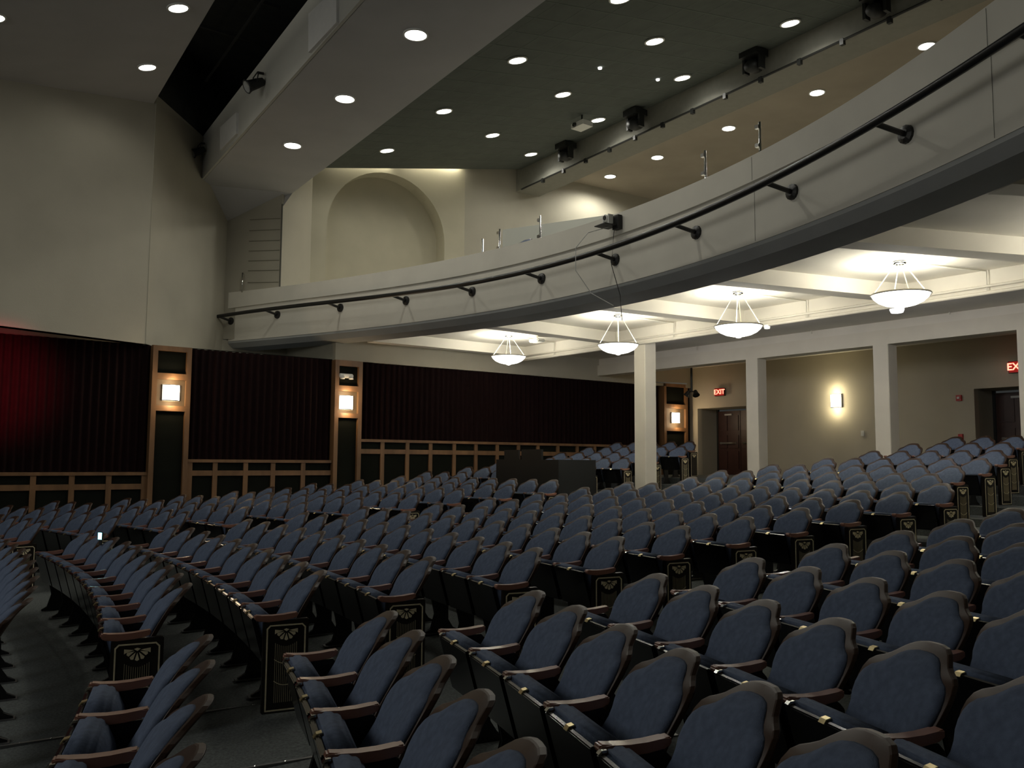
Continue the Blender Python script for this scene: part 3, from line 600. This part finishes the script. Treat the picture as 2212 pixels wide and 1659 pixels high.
# ------------------------------------------------------------------ pendants
XP = 12.1
for i, (c, rim) in enumerate((((1099, 718), 770), ((1335, 688), 745), ((1594, 637), 705), ((1943, 557), 637), ((0, 0), 0))):
    q = onx(c[0], c[1], XP) if i < 4 else Vector((XP, 3.5, ZU)); zr = onx(c[0], rim, XP).z if i < 4 else ZU-.62; q.z = ZU
    lab = ('lit bowl pendant under the balcony, farthest and smallest', 'lit bowl pendant in front of the nearest column top, second from left', 'lit bowl pendant under the balcony, third from left', 'lit bowl pendant under the balcony, nearest and largest', 'added lit bowl pendant in the next bay beyond the right edge of the picture')[i]  # last pendant is added out of view to light the near ceiling bay
    r = empty('bowl_pendant', (q.x, q.y, ZU)); tag(r, lab, 'pendant lamp', 'bowl pendants under the balcony')
    rr = .405; dz = zr-ZU
    bm = NB(); lathe(bm, [(.001, -.005), (.09, -.005), (.10, -.03), (.07, -.05), (.001, -.055)], 20); build('canopy', bm, CHROME, r, True)
    bm = NB(); prof = [(rr, dz), (rr*.93, dz-.05), (rr*.78, dz-.105), (rr*.55, dz-.15), (rr*.3, dz-.175), (.001, dz-.182)]
    lathe(bm, prof, 32); build('glass_bowl', bm, BOWL, r, True)
    bm = NB(); lathe(bm, [(rr+.012, dz-.012), (rr+.018, dz), (rr+.012, dz+.014), (rr-.01, dz+.005), (rr+.012, dz-.012)], 32); build('rim', bm, mat('brushed_nickel', (.35, .33, .28), .35, metal=.8), r)
    for k in range(4):
        a = math.pi/4+k*math.pi/2; bm = NB(); tube(bm, [(.06*math.cos(a), .06*math.sin(a), -.04), ((rr-.02)*math.cos(a), (rr-.02)*math.sin(a), dz+.01)], .008, 6); build('rod', bm, mat('cream_metal', (.6, .56, .45), .35, metal=.5), r)
    bm = NB(); lathe(bm, [(.05, dz-.178), (.045, dz-.20), (.001, dz-.21)], 14); build('finial', bm, BOWL, r, True)
    point('pendant_uplight', (q.x, q.y, zr+.02), PEND_E, (1, .96, .84), .22)
    point('pendant_glow', (q.x, q.y, zr-.30), 10, (1, .95, .84), .22)
    d = Vector((q.x-fx, q.y-fy, 0)).normalized(); e = Vector((q.x, q.y, ZU-.02)); g = e+d*((XG-.05-q.x)/d.x)
    piperun('ceiling_conduit', [tuple(e+d*.12), tuple(g), (g.x, g.y, zg-.02)], .012, 'thin conduit from the %s pendant to the girder' % ('farthest', 'second', 'third', 'nearest', 'outermost')[i], 'conduit', grp='conduits between pendants and girder')
for i, y in enumerate((14.8, 11.4, 8.2, 5.0)):  # lamps added behind the girder to brighten the ceiling and rear band
    bm = NB(); lathe(bm, [(.001, -.05), (.10, -.045), (.12, 0), (.12, .02)], 18); o = build('added_bay_lamp', bm, mat('added_bay_lamp_glow', (1, 1, 1), .5, emit=(.95, .96, 1), estr=2), None, True); o.location = (14.5, y, ZU-.27); bs_ = NB(); tube(bs_, [(0, 0, .0), (0, 0, .27)], .015, 6); build('stem', bs_, SOFFIT, o)
    tag(o, 'small round lamp added in the bay behind the girder, %s from the side wall' % ('nearest', 'second', 'third', 'fourth')[i], 'ceiling light', 'added lamps behind the girder')
    point('added_bay_lamp_light', (14.5, y, ZU-.36), 22, (.98, .96, 1), .1)
# ------------------------------------------------------------------ handrail pipe on the balcony
ZP = 3.38
fl_px = [(500, 686), (600, 673), (736, 661), (878, 642), (1021, 619), (1171, 588), (1330, 546), (1505, 487), (1712, 398), (1958, 272)]
rail = empty('guard_pipe', (*bxy(0), ZP+H)); tag(rail, 'long black pipe rail bracketed along the curved balcony front', 'rail')
inv = Matrix.Translation(-Vector(rail.location))
pts = []; OFF = -.42; zlist = []
def ang_for(px, py):                        # angle where the sight line meets the front wall
    d = ray(px, py); o = Vector((0, 0, H)); dx_, dy_ = d.x, d.y
    A = dx_*dx_+dy_*dy_; B = -2*(dx_*bcx+dy_*bcy); Cc = bcx*bcx+bcy*bcy-bR*bR
    t = (-B+math.sqrt(B*B-4*A*Cc))/(2*A); return math.atan2(d.y*t-bcy, d.x*t-bcx), H+d.z*t
FA = [ang_for(*p) for p in fl_px]
st = (FA[-1][0]-FA[-4][0])/3
FA += [(FA[-1][0]+st*.95*(i+1), FA[-1][1]) for i in range(4)]
def zp_at(a):
    L = FA
    if a >= L[0][0]: return L[0][1]
    for u, v in zip(L, L[1:]):
        if v[0] <= a <= u[0]: t = (a-u[0])/(v[0]-u[0]); return u[1]+(v[1]-u[1])*t
    return L[-1][1]
zsm = fitz([(439, 690), (506, 676.5), (600, 664), (740, 653), (976, 616), (1240, 560), (1472, 476), (1660, 392), (1887, 267), (2050, 165), (2212, 61)], OFF, 4)
start = cyl(439, 690, OFF)[0]
P_ = [(*bxy(start-(start-a0)*i/120, OFF), zsm(start-(start-a0)*i/120)) for i in range(121)]
bm = NB(); tube(bm, P_, .045, 10); o = build('pipe', bm, PIPEM, rail, True); o.matrix_parent_inverse = inv
for a, z in FA:
    if a < a0: continue
    z = zsm(a)
    nrm = Vector((math.cos(a), math.sin(a), 0)); q = Vector((*bxy(a, 0), z-.06))
    bm = NB(); tube(bm, [q+nrm*OFF+Vector((0, 0, .06)), q-nrm*.02], .03, 8); o = build('bracket', bm, PIPEM, rail); o.matrix_parent_inverse = inv
    bm = NB(); tube(bm, [q-nrm*.045, q-nrm*.03, q+nrm*.01], [.05, .095, .10], 14); o2 = build('flange', bm, PIPEM, o)
# PTZ camera on its shelf
a, z = ang_for(1335, 492); nrm = Vector((math.cos(a), math.sin(a), 0)); q = Vector((*bxy(a, -.05), z))
r = empty('ptz_camera', tuple(q-nrm*.16+Vector((0, 0, .0))), a); tag(r, 'small white video camera on a black shelf fixed to the balcony front', 'camera')
bm = NB(); bx(bm, -.16, .12, -.13, .13, -.015, .0); build('shelf', bm, BLK, r)
bm = NB(); bx(bm, .08, .16, -.16, -.02, -.06, .16); build('mounting_box', bm, BLK, r)
bm = NB(); lathe(bm, [(.001, 0), (.085, 0), (.09, .02), (.06, .035), (.001, .04)], 18); build('base', bm, WHITEP, r, True)
bm = NB(); bx(bm, -.04, .05, -.075, -.055, .03, .17); bx(bm, -.04, .05, .055, .075, .03, .17); build('yoke', bm, WHITEP, r)
bm = NB(); lathe(bm, [(.001, -.06), (.05, -.055), (.055, .05), (.045, .06), (.001, .055)], 16); bmesh.ops.rotate(bm, verts=bm.verts, matrix=Matrix.Rotation(math.radians(-95), 3, 'Y'), cent=(0, 0, 0)); bmesh.ops.translate(bm, verts=bm.verts, vec=(0, 0, .12)); build('head', bm, WHITEP, r, True); bm = NB(); lathe(bm, [(.001, .062), (.035, .062), (.04, .05)], 14); bmesh.ops.rotate(bm, verts=bm.verts, matrix=Matrix.Rotation(math.radians(-95), 3, 'Y'), cent=(0, 0, 0)); bmesh.ops.translate(bm, verts=bm.verts, vec=(-.005, 0, .12)); build('lens', bm, BLK, r)
c1 = [tuple(q-nrm*.1), tuple(q-nrm*.5+Vector((0, .05, -.15))), tuple(q-nrm*.55+Vector((0, .28, -.35))), tuple(q-nrm*.52+Vector((0, .32, -.7))), tuple(q-nrm*.3+Vector((0, .22, -1.05))), tuple(q-nrm*.05+Vector((0, .0, -1.25)))]
bm = NB(); tube(bm, c1, .007, 5); tag(build('cable', bm, WHITEP), 'thin white cable looping down from the balcony video camera', 'cable')
bm = NB(); tube(bm, [tuple(q-nrm*.03+Vector((0, 0, -.05))), tuple(q-nrm*.06+Vector((.0, .03, -.6))), tuple(q-nrm*.02+Vector((0, -.12, -1.1))), tuple(q-nrm*.02+Vector((0, -.16, -1.5)))], .006, 5); tag(build('cable', bm, BLK), 'thin dark cable hanging from the balcony video camera', 'cable')
# posts, glass and panel behind the parapet
def post(px, p1, p2, x, lab, clips=True, short=False):
    a = onx(px, p2, x); b = onx(px, p1, x); zf_ = a.z-.04 if short else ZU+.18; r = empty('guard_post', (a.x, a.y, zf_)); tag(r, lab, 'post', 'chrome guard posts on the balcony')
    bm = NB(); tube(bm, [(0, 0, 0), (0, 0, b.z-zf_)], .022, 8); build('tube', bm, CHROME, r, True)
    if clips:
        for t in (.15, .75):
            bm = NB(); z = a.z-zf_+(b.z-a.z)*(1-t); bx(bm, -.04, .02, .0, .07, z-.03, z+.03); build('glass_clip', bm, CHROME, r)
post(1524, 325, 390, 11.2, 'chrome guard post left of the pair rising above the balcony front')
post(1642, 263, 330, 11.2, 'chrome guard post right of the pair rising above the balcony front')
post(1079, 495, 548, 11.6, 'chrome guard post at the left end of the pale partition')
post(1167, 466, 525, 11.6, 'chrome guard post crossing the middle of the pale partition')
post(1042, 516, 552, 11.6, 'slim short chrome guard post left of the pale partition', False)
post(523, 590, 628, 7.35, 'short chrome guard post at the far left end of the balcony', False, True)
P = [onx(1086, 496, 12.2), onx(1330, 462, 13.4)]; P += [Vector((P[1].x, P[1].y, ZU+.18)), Vector((P[0].x, P[0].y, ZU+.18))]
bm = NB(); hexa(bm, [tuple(p) for p in P], [(p.x+.04, p.y+.03, p.z) for p in P]); tag(build('low_partition', bm, WHBOARD), 'pale low partition behind the balcony front left of the video camera', 'partition')
# ------------------------------------------------------------------ sound booth
bx0, bx1 = 11.2, 12.2; by0, by1 = ony(1285, 1000, 12).y, 15.1
by0 = onx(1287, 1010, 12.2).y; by1 = onx(1072, 1000, 11.2).y; zt = onx(1180, 993, 11.2).z
r = empty('sound_booth', (bx0, by0, floor_z(bx0, by0)-.02)); tag(r, 'dark sound mixing booth standing in front of the long wainscot, left of the near column', 'booth')
zf = floor_z(bx0, by0)-.02; W = by1-by0; T = zt-zf
bm = NB(); bx(bm, 0, .05, 0, W, 0, T); build('front_panel', bm, BLK, r)
bm = NB(); bx(bm, .05, 1.0, 0, .05, 0, T); build('side_panel', bm, BLK, r)
bm = NB(); bx(bm, .05, 1.0, W-.05, W, 0, T); build('side_panel', bm, BLK, r)
bm = NB(); bx(bm, .05, .9, .05, W-.05, T-.25, T-.2); build('desk_top', bm, BLK, r)
for i, (pa_, pb_, py, lab) in enumerate(((1091, 1121, 972, 'small black monitor on the sound booth, left of two'), (1128, 1171, 971, 'wider black monitor on the sound booth, right of two'))):
    a = onx(pa_, py, 11.6); b = onx(pb_, py, 11.6); r = empty('monitor', (11.6, (a.y+b.y)/2, zt-.2)); tag(r, lab, 'monitor', 'monitors on the sound booth')
    w_ = abs(a.y-b.y); bm = NB(); bx(bm, -.02, .03, -w_/2, w_/2, .06, a.z-zt+.2); build('screen', bm, BLK, r)
    bm = NB(); bx(bm, -.05, .07, -.1, .1, 0, .06); build('stand', bm, BLK, r)
# ------------------------------------------------------------------ the seats
def xr(z):                                   # recline of the back: x at height z
    t = .91-z; return -.70*t+.30*t*t+.03*max(0, (z-.78)/.13)**2-.03*(1 if z > .78 else 1)*0
def yc(y): return -.55*y*y
out_half = [(0, .91), (.04, .909), (.08, .902), (.108, .888), (.132, .868), (.154, .849), (.18, .836), (.21, .824), (.232, .806), (.243, .778), (.246, .745), (.240, .70), (.229, .66), (.226, .62), (.233, .58), (.249, .53), (.256, .46), (.250, .36)]
pad_half = [(0, .879), (.04, .878), (.08, .870), (.105, .856), (.127, .836), (.148, .819), (.172, .806), (.198, .795), (.216, .777), (.225, .755), (.228, .725), (.224, .69), (.213, .655), (.210, .62), (.219, .58), (.238, .53), (.246, .46), (.238, .37)]
def outline(h): return [(-y, z) for y, z in h[::-1]][:-1]+h
def shell_mesh(h, loops, name, rows=False):
    """loops: list of (scale_about_center, offset_x); stacks outlines, caps first and last with strips"""
    bm = NB(); L = []; n = len(h); cz = .62
    for s, off in loops:
        left = [bm.verts.new((xr(cz+(z-cz)*s)+yc(y*s)+off, -y*s, cz+(z-cz)*s)) for y, z in h]
        right = [left[0]]+[bm.verts.new((xr(cz+(z-cz)*s)+yc(y*s)+off, y*s, cz+(z-cz)*s)) for y, z in h[1:]]
        L.append((left, right))
    for (l0, r0), (l1, r1) in zip(L, L[1:]):
        for i in range(n-1):
            bm.faces.new((l0[i], l0[i+1], l1[i+1], l1[i])); bm.faces.new((r0[i+1], r0[i], r1[i], r1[i+1]))
        bm.faces.new((l0[-1], r0[-1], r1[-1], l1[-1]))
    for (l, r_), fl_ in ((L[0], 0), (L[-1], 1)):
        # middle spine so the dished surface stays smooth
        mid = [l[0]]+[bm.verts.new((.5*(l[i].co.x+r_[i].co.x)-yc(l[i].co.y)*1.0, 0, l[i].co.z)) for i in range(1, n)]
        for i in range(n-1):
            if i == 0:
                bm.faces.new((l[0], l[1], mid[1])); bm.faces.new((r_[0], mid[1], r_[1]))
            else:
                bm.faces.new((l[i], l[i+1], mid[i+1], mid[i])); bm.faces.new((mid[i], mid[i+1], r_[i+1], r_[i]))
    bmesh.ops.recalc_face_normals(bm, faces=bm.faces)
    me = bpy.data.meshes.new(name); bm.to_mesh(me); bm.free()
    return me
def prism_mesh(name, prof, y0, y1, bev=0, M=None, smooth=False):
    bm = NB(); hexa(bm, [(x, y0, z) for x, z in prof], [(x, y1, z) for x, z in prof])
    if bev: bmesh.ops.bevel(bm, geom=bm.edges[:], offset=bev, segments=2, affect='EDGES')
    bmesh.ops.recalc_face_normals(bm, faces=bm.faces)
    me = bpy.data.meshes.new(name); bm.to_mesh(me); bm.free(); me.materials.append(M)
    if smooth:
        for p in me.polygons: p.use_smooth = True
    return me
me_shell = shell_mesh(out_half, [(.99, .0), (1, .004), (1, .022), (.985, .03)], 'back_shell'); me_shell.materials.append(WOODB)
for p in me_shell.polygons: p.use_smooth = abs(p.normal.x) > .5
me_pad = shell_mesh(pad_half, [(1.0, .006), (1.0, -.012), (.975, -.026), (.93, -.036), (.84, -.043)], 'back_pad'); me_pad.materials.append(FABRIC)
for p in me_pad.polygons: p.use_smooth = True
me_cush = prism_mesh('seat_cushion', [(-.478, .655), (-.45, .674), (-.395, .670), (-.36, .645), (-.33, .57), (-.31, .48), (-.305, .41), (-.32, .365), (-.36, .352), (-.398, .365)], -.235, .235, .014, FABRIC, True)
me_pan = prism_mesh('seat_pan', [(-.50, .645), (-.478, .652), (-.398, .362), (-.36, .348), (-.375, .335), (-.415, .34)], -.245, .245, .005, LACQ)
me_plate = prism_mesh('number_plate', [(-.5035, .640), (-.492, .656), (-.470, .661), (-.470, .656), (-.490, .651), (-.500, .638)], -.018, .018, 0, BRASS)
me_clip = prism_mesh('seat_clip', [(-.502, .650), (-.49, .662), (-.47, .664), (-.47, .655), (-.488, .653), (-.497, .645)], .215, .24, 0, CHROME)
armp = [(-.490, .650), (-.492, .664), (-.480, .674), (-.43, .668), (-.37, .665), (-.30, .668), (-.235, .676), (-.205, .680), (-.205, .650), (-.235, .640), (-.30, .630), (-.40, .624), (-.470, .632)]
me_arm = prism_mesh('armrest', armp, -.027, .027, .006, WOODA)
stp = [(-.40, 0), (-.40, .02), (-.34, .045), (-.30, .18), (-.34, .36), (-.41, .50), (-.45, .62), (-.23, .632), (-.20, .60), (-.19, .46), (-.17, .30), (-.17, .12), (-.12, .045), (-.06, .02), (-.06, 0)]
me_std = prism_mesh('standard', stp, -.018, .018, .003, IRON)
me_foot = prism_mesh('foot_plate', [(-.42, 0), (-.42, .008), (-.05, .008), (-.05, 0)], -.045, .045, 0, mat('worn_steel', (.25, .25, .25), .35, metal=.8))
# end panel with gilt border, fan and reeding (local y: outward = -y)
pe = [(-.43, .03), (-.43, .625), (-.13, .635), (-.13, .03)]
me_endp = prism_mesh('end_panel', pe, -.03, .02, .006, PANELB)
def strip_mesh(name, segs, t, y, M, hgt=.003):
    bm = NB()
    for (xa, za), (xb, zb_) in segs:
        d = Vector((xb-xa, 0, zb_-za)); 
        if d.length < 1e-5: continue
        d.normalize(); n = Vector((-d.z, 0, d.x))*t/2
        A = Vector((xa, y, za)); B = Vector((xb, y, zb_)); e = d*t*.3
        L = [A-e+n, B+e+n, B+e-n, A-e-n]; hexa(bm, [tuple(p) for p in L], [(p.x, p.y-hgt, p.z) for p in L])
    bmesh.ops.recalc_face_normals(bm, faces=bm.faces); me = bpy.data.meshes.new(name); bm.to_mesh(me); bm.free(); me.materials.append(M); return me
x0, x1, z0, z1 = -.405, -.155, .05, .60
me_border = strip_mesh('gilt_border', [((x0, z0), (x0, z1-.02)), ((x0, z1-.02), (x0+.02, z1)), ((x0+.02, z1), (x1-.02, z1)), ((x1-.02, z1), (x1, z1-.02)), ((x1, z1-.02), (x1, z0)), ((x1, z0), (x0, z0))], .009, -.03, GOLD)
xm = (x0+x1)/2
DIMG = mat('dull_gilt_line', (.34, .29, .18), .6, noise=.1)
me_reed = strip_mesh('reeding', [((xm+dx_, .10), (xm+dx_, .49-.03*math.cos(dx_/.07*1.4))) for dx_ in [-.07+.14*i/11 for i in range(12)]], .003, -.03, DIMG)
def arcs(zc_, r_=.075, dip=.03, n=8): return [((xm-r_+2*r_*i/n, zc_-dip*(1-((2*i/n)-1)**2)), (xm-r_+2*r_*(i+1)/n, zc_-dip*(1-((2*(i+1)/n)-1)**2))) for i in range(n)]
me_swag = strip_mesh('swag', arcs(.38)+arcs(.24), .004, -.0325, GOLD)
def fan_mesh():
    bm = NB(); n = 5; zt_ = .565
    for i in range(n):
        a = math.radians(-90+(i-2)*33); a0_ = a-math.radians(12); a1_ = a+math.radians(12)
        P4 = [(xm+.018*math.cos(a), zt_+.018*math.sin(a)), (xm+.06*math.cos(a0_), zt_+.06*math.sin(a0_)), (xm+.066*math.cos(a), zt_+.066*math.sin(a)), (xm+.06*math.cos(a1_), zt_+.06*math.sin(a1_))]
        hexa(bm, [(x, -.03, z) for x, z in P4], [(x, -.036, z) for x, z in P4])
    for s in (-1, 1):
        P4 = [(xm+s*.02, zt_), (xm+s*.075, zt_+.008), (xm+s*.075, zt_-.02), (xm+s*.06, zt_-.012)]; hexa(bm, [(x, -.03, z) for x, z in P4], [(x, -.036, z) for x, z in P4])
    P4 = [(xm-.018, zt_+.006), (xm, zt_+.012), (xm+.018, zt_+.006), (xm, zt_-.006)]; hexa(bm, [(x, -.03, z) for x, z in P4], [(x, -.036, z) for x, z in P4])
    bmesh.ops.recalc_face_normals(bm, faces=bm.faces); me = bpy.data.meshes.new('fan_ornament'); bm.to_mesh(me); bm.free(); me.materials.append(GOLD); return me
me_fan = fan_mesh()
def chair_parts(first, last, near_block):
    """list of (name, mesh, y offset, mirror, parent index)"""
    P = [('back_shell', me_shell, 0, -1), ('back_pad', me_pad, 0, -1), ('seat_cushion', me_cush, 0, -1), ('seat_pan', me_pan, 0, -1), ('number_plate', me_plate, 0, 3), ('seat_clip', me_clip, 0, 3)]
    P += [('armrest', me_arm, -SW/2, -1)]
    if first and not near_block:
        P += [('end_panel', me_endp, -SW/2, -1)]; b = len(P)-1
        P += [('gilt_border', me_border, 0, b), ('fan_ornament', me_fan, 0, b), ('reeding', me_reed, 0, b), ('swag', me_swag, 0, b)]
    else:
        P += [('standard', me_std, -SW/2, -1), ('foot_plate', me_foot, 0, len(P))]
    if (last and not near_block) or (first and near_block):
        P += [('armrest', me_arm, SW/2, -1), ('standard', me_std, SW/2, -1)]
    return P
def make_chair(k, a, parts):
    R = rad(k); root = empty('theatre_seat', (CX+R*math.cos(a), CY+R*math.sin(a), FL(k)), a)
    made = []
    for nm, me, yo, par in parts:
        o = bpy.data.objects.new(nm, me); COL.objects.link(o); o.parent = root if par < 0 else made[par]
        if yo and par < 0: o.location = (0, yo, 0)
        made.append(o)
    if len(made) > 3: made[2]['_'] = 1; del made[2]['_']
    return root
rowword = {-2: 'front', -1: 'second', 0: 'third', 1: 'fourth', 2: 'fifth', 3: 'sixth', 4: 'seventh', 5: 'eighth', 6: 'ninth', 7: 'tenth', 8: 'eleventh', 9: 'twelfth', 10: 'thirteenth', 11: 'fourteenth', 12: 'fifteenth', 13: 'sixteenth', 14: 'seventeenth', 15: 'rearmost'}
num = ['first', 'second', 'third', 'fourth', 'fifth', 'sixth', 'seventh', 'eighth', 'ninth', 'tenth', 'eleventh', 'twelfth', 'thirteenth']
seats = []                                   # (block, k, i, n, angle)
near_y = {-1: 4.20, 0: 4.14, 1: 4.09, 2: 4.01, 3: 3.99, 4: 3.95, 5: 3.95, 6: 3.92, 7: 3.9, 8: 3.9, 9: 3.9, 10: 3.9, 11: 3.9}
cen_y = {-2: 6.05, -1: 6.01, 0: 5.94, 1: 6.0, 2: 5.78, 3: 5.79, 4: 5.88, 5: 5.86, 6: 5.85, 7: 5.82, 8: 5.75, 9: 5.72, 10: 6.40, 11: 6.55, 12: 6.60, 13: 6.80, 14: 7.1, 15: 7.3}
cen_end = {7: 11.0, 8: 10.9, 9: 10.6, 10: 10.4, 11: 9.9, 12: 9.6, 13: 9.4, 14: 8.9, 15: 8.9}
far_y = {-2: 13.0, -1: 13.1, 0: 13.1, 1: 13.1, 2: 13.2, 3: 13.16, 4: 13.1, 5: 12.9, 6: 12.95, 7: 12.75, 8: 12.65, 9: 16.3, 10: 16.1, 11: 14.5, 12: 14.4, 13: 14.4, 14: 14.4, 15: 14.9}
for blk, ysd, sgn in (('near', near_y, -1), ('centre', cen_y, 1), ('far', far_y, 1)):
    for k, y in ysd.items():
        R = rad(k); ang0 = math.asin((y-CY)/R); n = 0; lim = {'near': -1.6, 'centre': cen_end.get(k, 11.4), 'far': 17.45}[blk]; lst = []
        i = 0
        while True:
            a = ang0+sgn*i*SW/R; yy = CY+R*math.sin(a)
            if (sgn > 0 and yy > lim+.03) or (sgn < 0 and yy < lim): break
            lst.append(a); i += 1
        for i, a in enumerate(lst): seats.append([blk, k, i, len(lst), a])
vis = []
for s in seats:
    R = rad(s[1]); x, y = CX+R*math.cos(s[4]), CY+R*math.sin(s[4]); p = proj((x, y, FL(s[1])+.85)); q_ = proj((x, y, FL(s[1])+.4))
    if p and -60 < p[0] < 2300 and p[1] < 1800: vis.append((p[2], s))
vis.sort(key=lambda t: t[0])
print('SEATS', len(vis))
LIMIT = 296
blockname = {'near': 'foreground right block', 'centre': 'centre block', 'far': 'far block by the curtains'}
for d, (blk, k, i, n, a) in vis[:LIMIT]:
    first, last = i == 0, i == n-1
    root = make_chair(k, a, chair_parts(first, last, blk == 'near'))
    if blk == 'near':
        lab = 'blue theatre seat, seat %s tipped up, %s from the aisle in %s row, foreground right block' % ('cushion', num[i] if i else 'next', rowword[k])
        lab = 'blue tipped-up theatre seat, %s row of the foreground right block, %s seat from the aisle' % (rowword[k], num[i])
    elif blk == 'centre':
        lab = 'blue tipped-up theatre seat, %s row of the centre block, %s seat from the near aisle' % (rowword[k], num[i])
    else:
        lab = 'blue tipped-up theatre seat, %s row of the far side block, %s seat from its aisle' % (rowword[k], num[i])
    tag(root, lab, 'theatre seat', 'theatre seats of the '+blockname[blk])
# the remaining, smallest seats as one mass
if len(vis) > LIMIT:
    bm = NB()
    mats = []
    for d, (blk, k, i, n, a) in vis[LIMIT:]:
        R = rad(k); T = Matrix.Translation((CX+R*math.cos(a), CY+R*math.sin(a), FL(k))) @ Matrix.Rotation(a, 4, 'Z')
        for nm, me, yo, par in chair_parts(i == 0, i == n-1, blk == 'near'):
            off = yo if par < 0 else (-SW/2 if nm in ('gilt_border', 'fan_ornament', 'reeding', 'swag', 'foot_plate') else 0)
            if nm in ('reeding', 'swag', 'seat_clip'): continue
            M_ = me.materials[0]
            if M_ not in mats: mats.append(M_)
            idx = mats.index(M_); nf = len(bm.faces); nv = len(bm.verts); bm.from_mesh(me); bm.verts.ensure_lookup_table(); bm.faces.ensure_lookup_table()
            X = T @ Matrix.Translation((0, off, 0))
            for v_ in bm.verts[nv:]: v_.co = X @ v_.co
            for f_ in bm.faces[nf:]: f_.material_index = idx
    me = bpy.data.meshes.new('distant_theatre_seats'); bm.to_mesh(me); bm.free()
    for M_ in mats: me.materials.append(M_)
    o = bpy.data.objects.new('distant_theatre_seats', me); COL.objects.link(o); tag(o, 'smallest dim theatre seats in the farthest rear rows', 'theatre seats', kind='stuff')
# two seats peeping over the balcony front
for j, (px, py, wd) in enumerate(((1140, 515, 0), (1185, 509, 0))):
    q = onx(px, py, 11.3+.95*j); root = empty('theatre_seat', (q.x, q.y, q.z-.91), .2)
    for nm, me, yo, par in chair_parts(False, False, True):
        if nm in ('number_plate', 'seat_clip', 'foot_plate'): continue
        o = bpy.data.objects.new(nm, me); COL.objects.link(o); o.parent = root; o.location = (0, yo, 0)
    tag(root, ('dark seat top peeping over the balcony front before the pale partition', 'dark seat top over the balcony front right of the chrome post')[j], 'theatre seat', 'balcony seats')
bm = NB(); bx(bm, 10.6, 11.5, 14.0, 17.8, ZU+.18, onx(1140, 515, 11.3).z-.915); bx(bm, 11.5, 12.5, 14.0, 17.8, ZU+.18, onx(1185, 509, 12.25).z-.915); struct(build('trim_10', bm, CARPET), 'balcony seating step')
# metal nosing strips with studs across the floor
def nosing(p0, p1, lab):
    r = empty('floor_nosing', tuple(p0)); tag(r, lab, 'floor strip', 'studded metal floor strips')
    d = p1-p0; L = d.length; dn = d.normalized(); rz = math.atan2(d.y, d.x); r.rotation_euler = (0, 0, rz)
    bm = NB(); bx(bm, 0, L, -.012, .012, -.03, .008); build('strip', bm, mat('worn_steel', (.25, .25, .25), .35, metal=.8), r)
    n = int(L/.17)
    for i in range(n):
        bm = NB(); lathe(bm, [(.009, .006), (.006, .011), (.001, .012)], 6); o = build('stud', bm, CHROME, r); o.location = (.08+i*.17, 0, 0)
def onf(px, py):
    z = 0
    for _ in range(6):
        p = hit(px, py, (0, 0, 1), z+.012); z = floor_z(p.x, p.y)
    return p
nosing(onf(-60, 1623), onf(352, 1552), 'studded metal floor strip at bottom left of the picture')
nosing(onf(352, 1552), onf(606, 1508), 'studded metal floor strip leading to the tall gilt end panel')
nosing(onf(520, 1663), onf(700, 1627), 'studded metal floor strip at the bottom edge, under the foreground seats')
# phone glowing on a seat
q = None
R = rad(-1); k = 0; p = hit(217, 1159, (math.sin(YAW), math.cos(YAW), 0), 9.2)
r = empty('phone', tuple(p), .4); tag(r, 'small glowing cyan phone screen among the left centre seats', 'phone')
bm = NB(); bx(bm, -.006, .006, -.035, .035, -.035, .045); build('case', bm, BLK, r); bm = NB(); bx(bm, -.0075, -.006, -.031, .031, -.03, .04); o = build('screen', bm, GLOWB, r)
bm = NB(); bx(bm, .0, .01, -.02, .02, -.09, -.035); build('holder', bm, BLK, r)
# ------------------------------------------------------------------ closing walls outside the picture
bm = NB(); bx(bm, -6.2, 21.2, -3.4, -3.1, -.8, 10+H); struct(build('wall_near', bm, PLASTER))
bm = NB(); bx(bm, -6.3, -6.05, -3.4, 4.0, -.8, 8+H); struct(build('wall_stage', bm, PLASTER))
# red stage light on the left curtain
spot('red_stage_light', (1.2, 14.0, 3.2), (1.9, 18.8, zw(0, 830)), 1500, (1, .05, .11), 30, .3, 1)
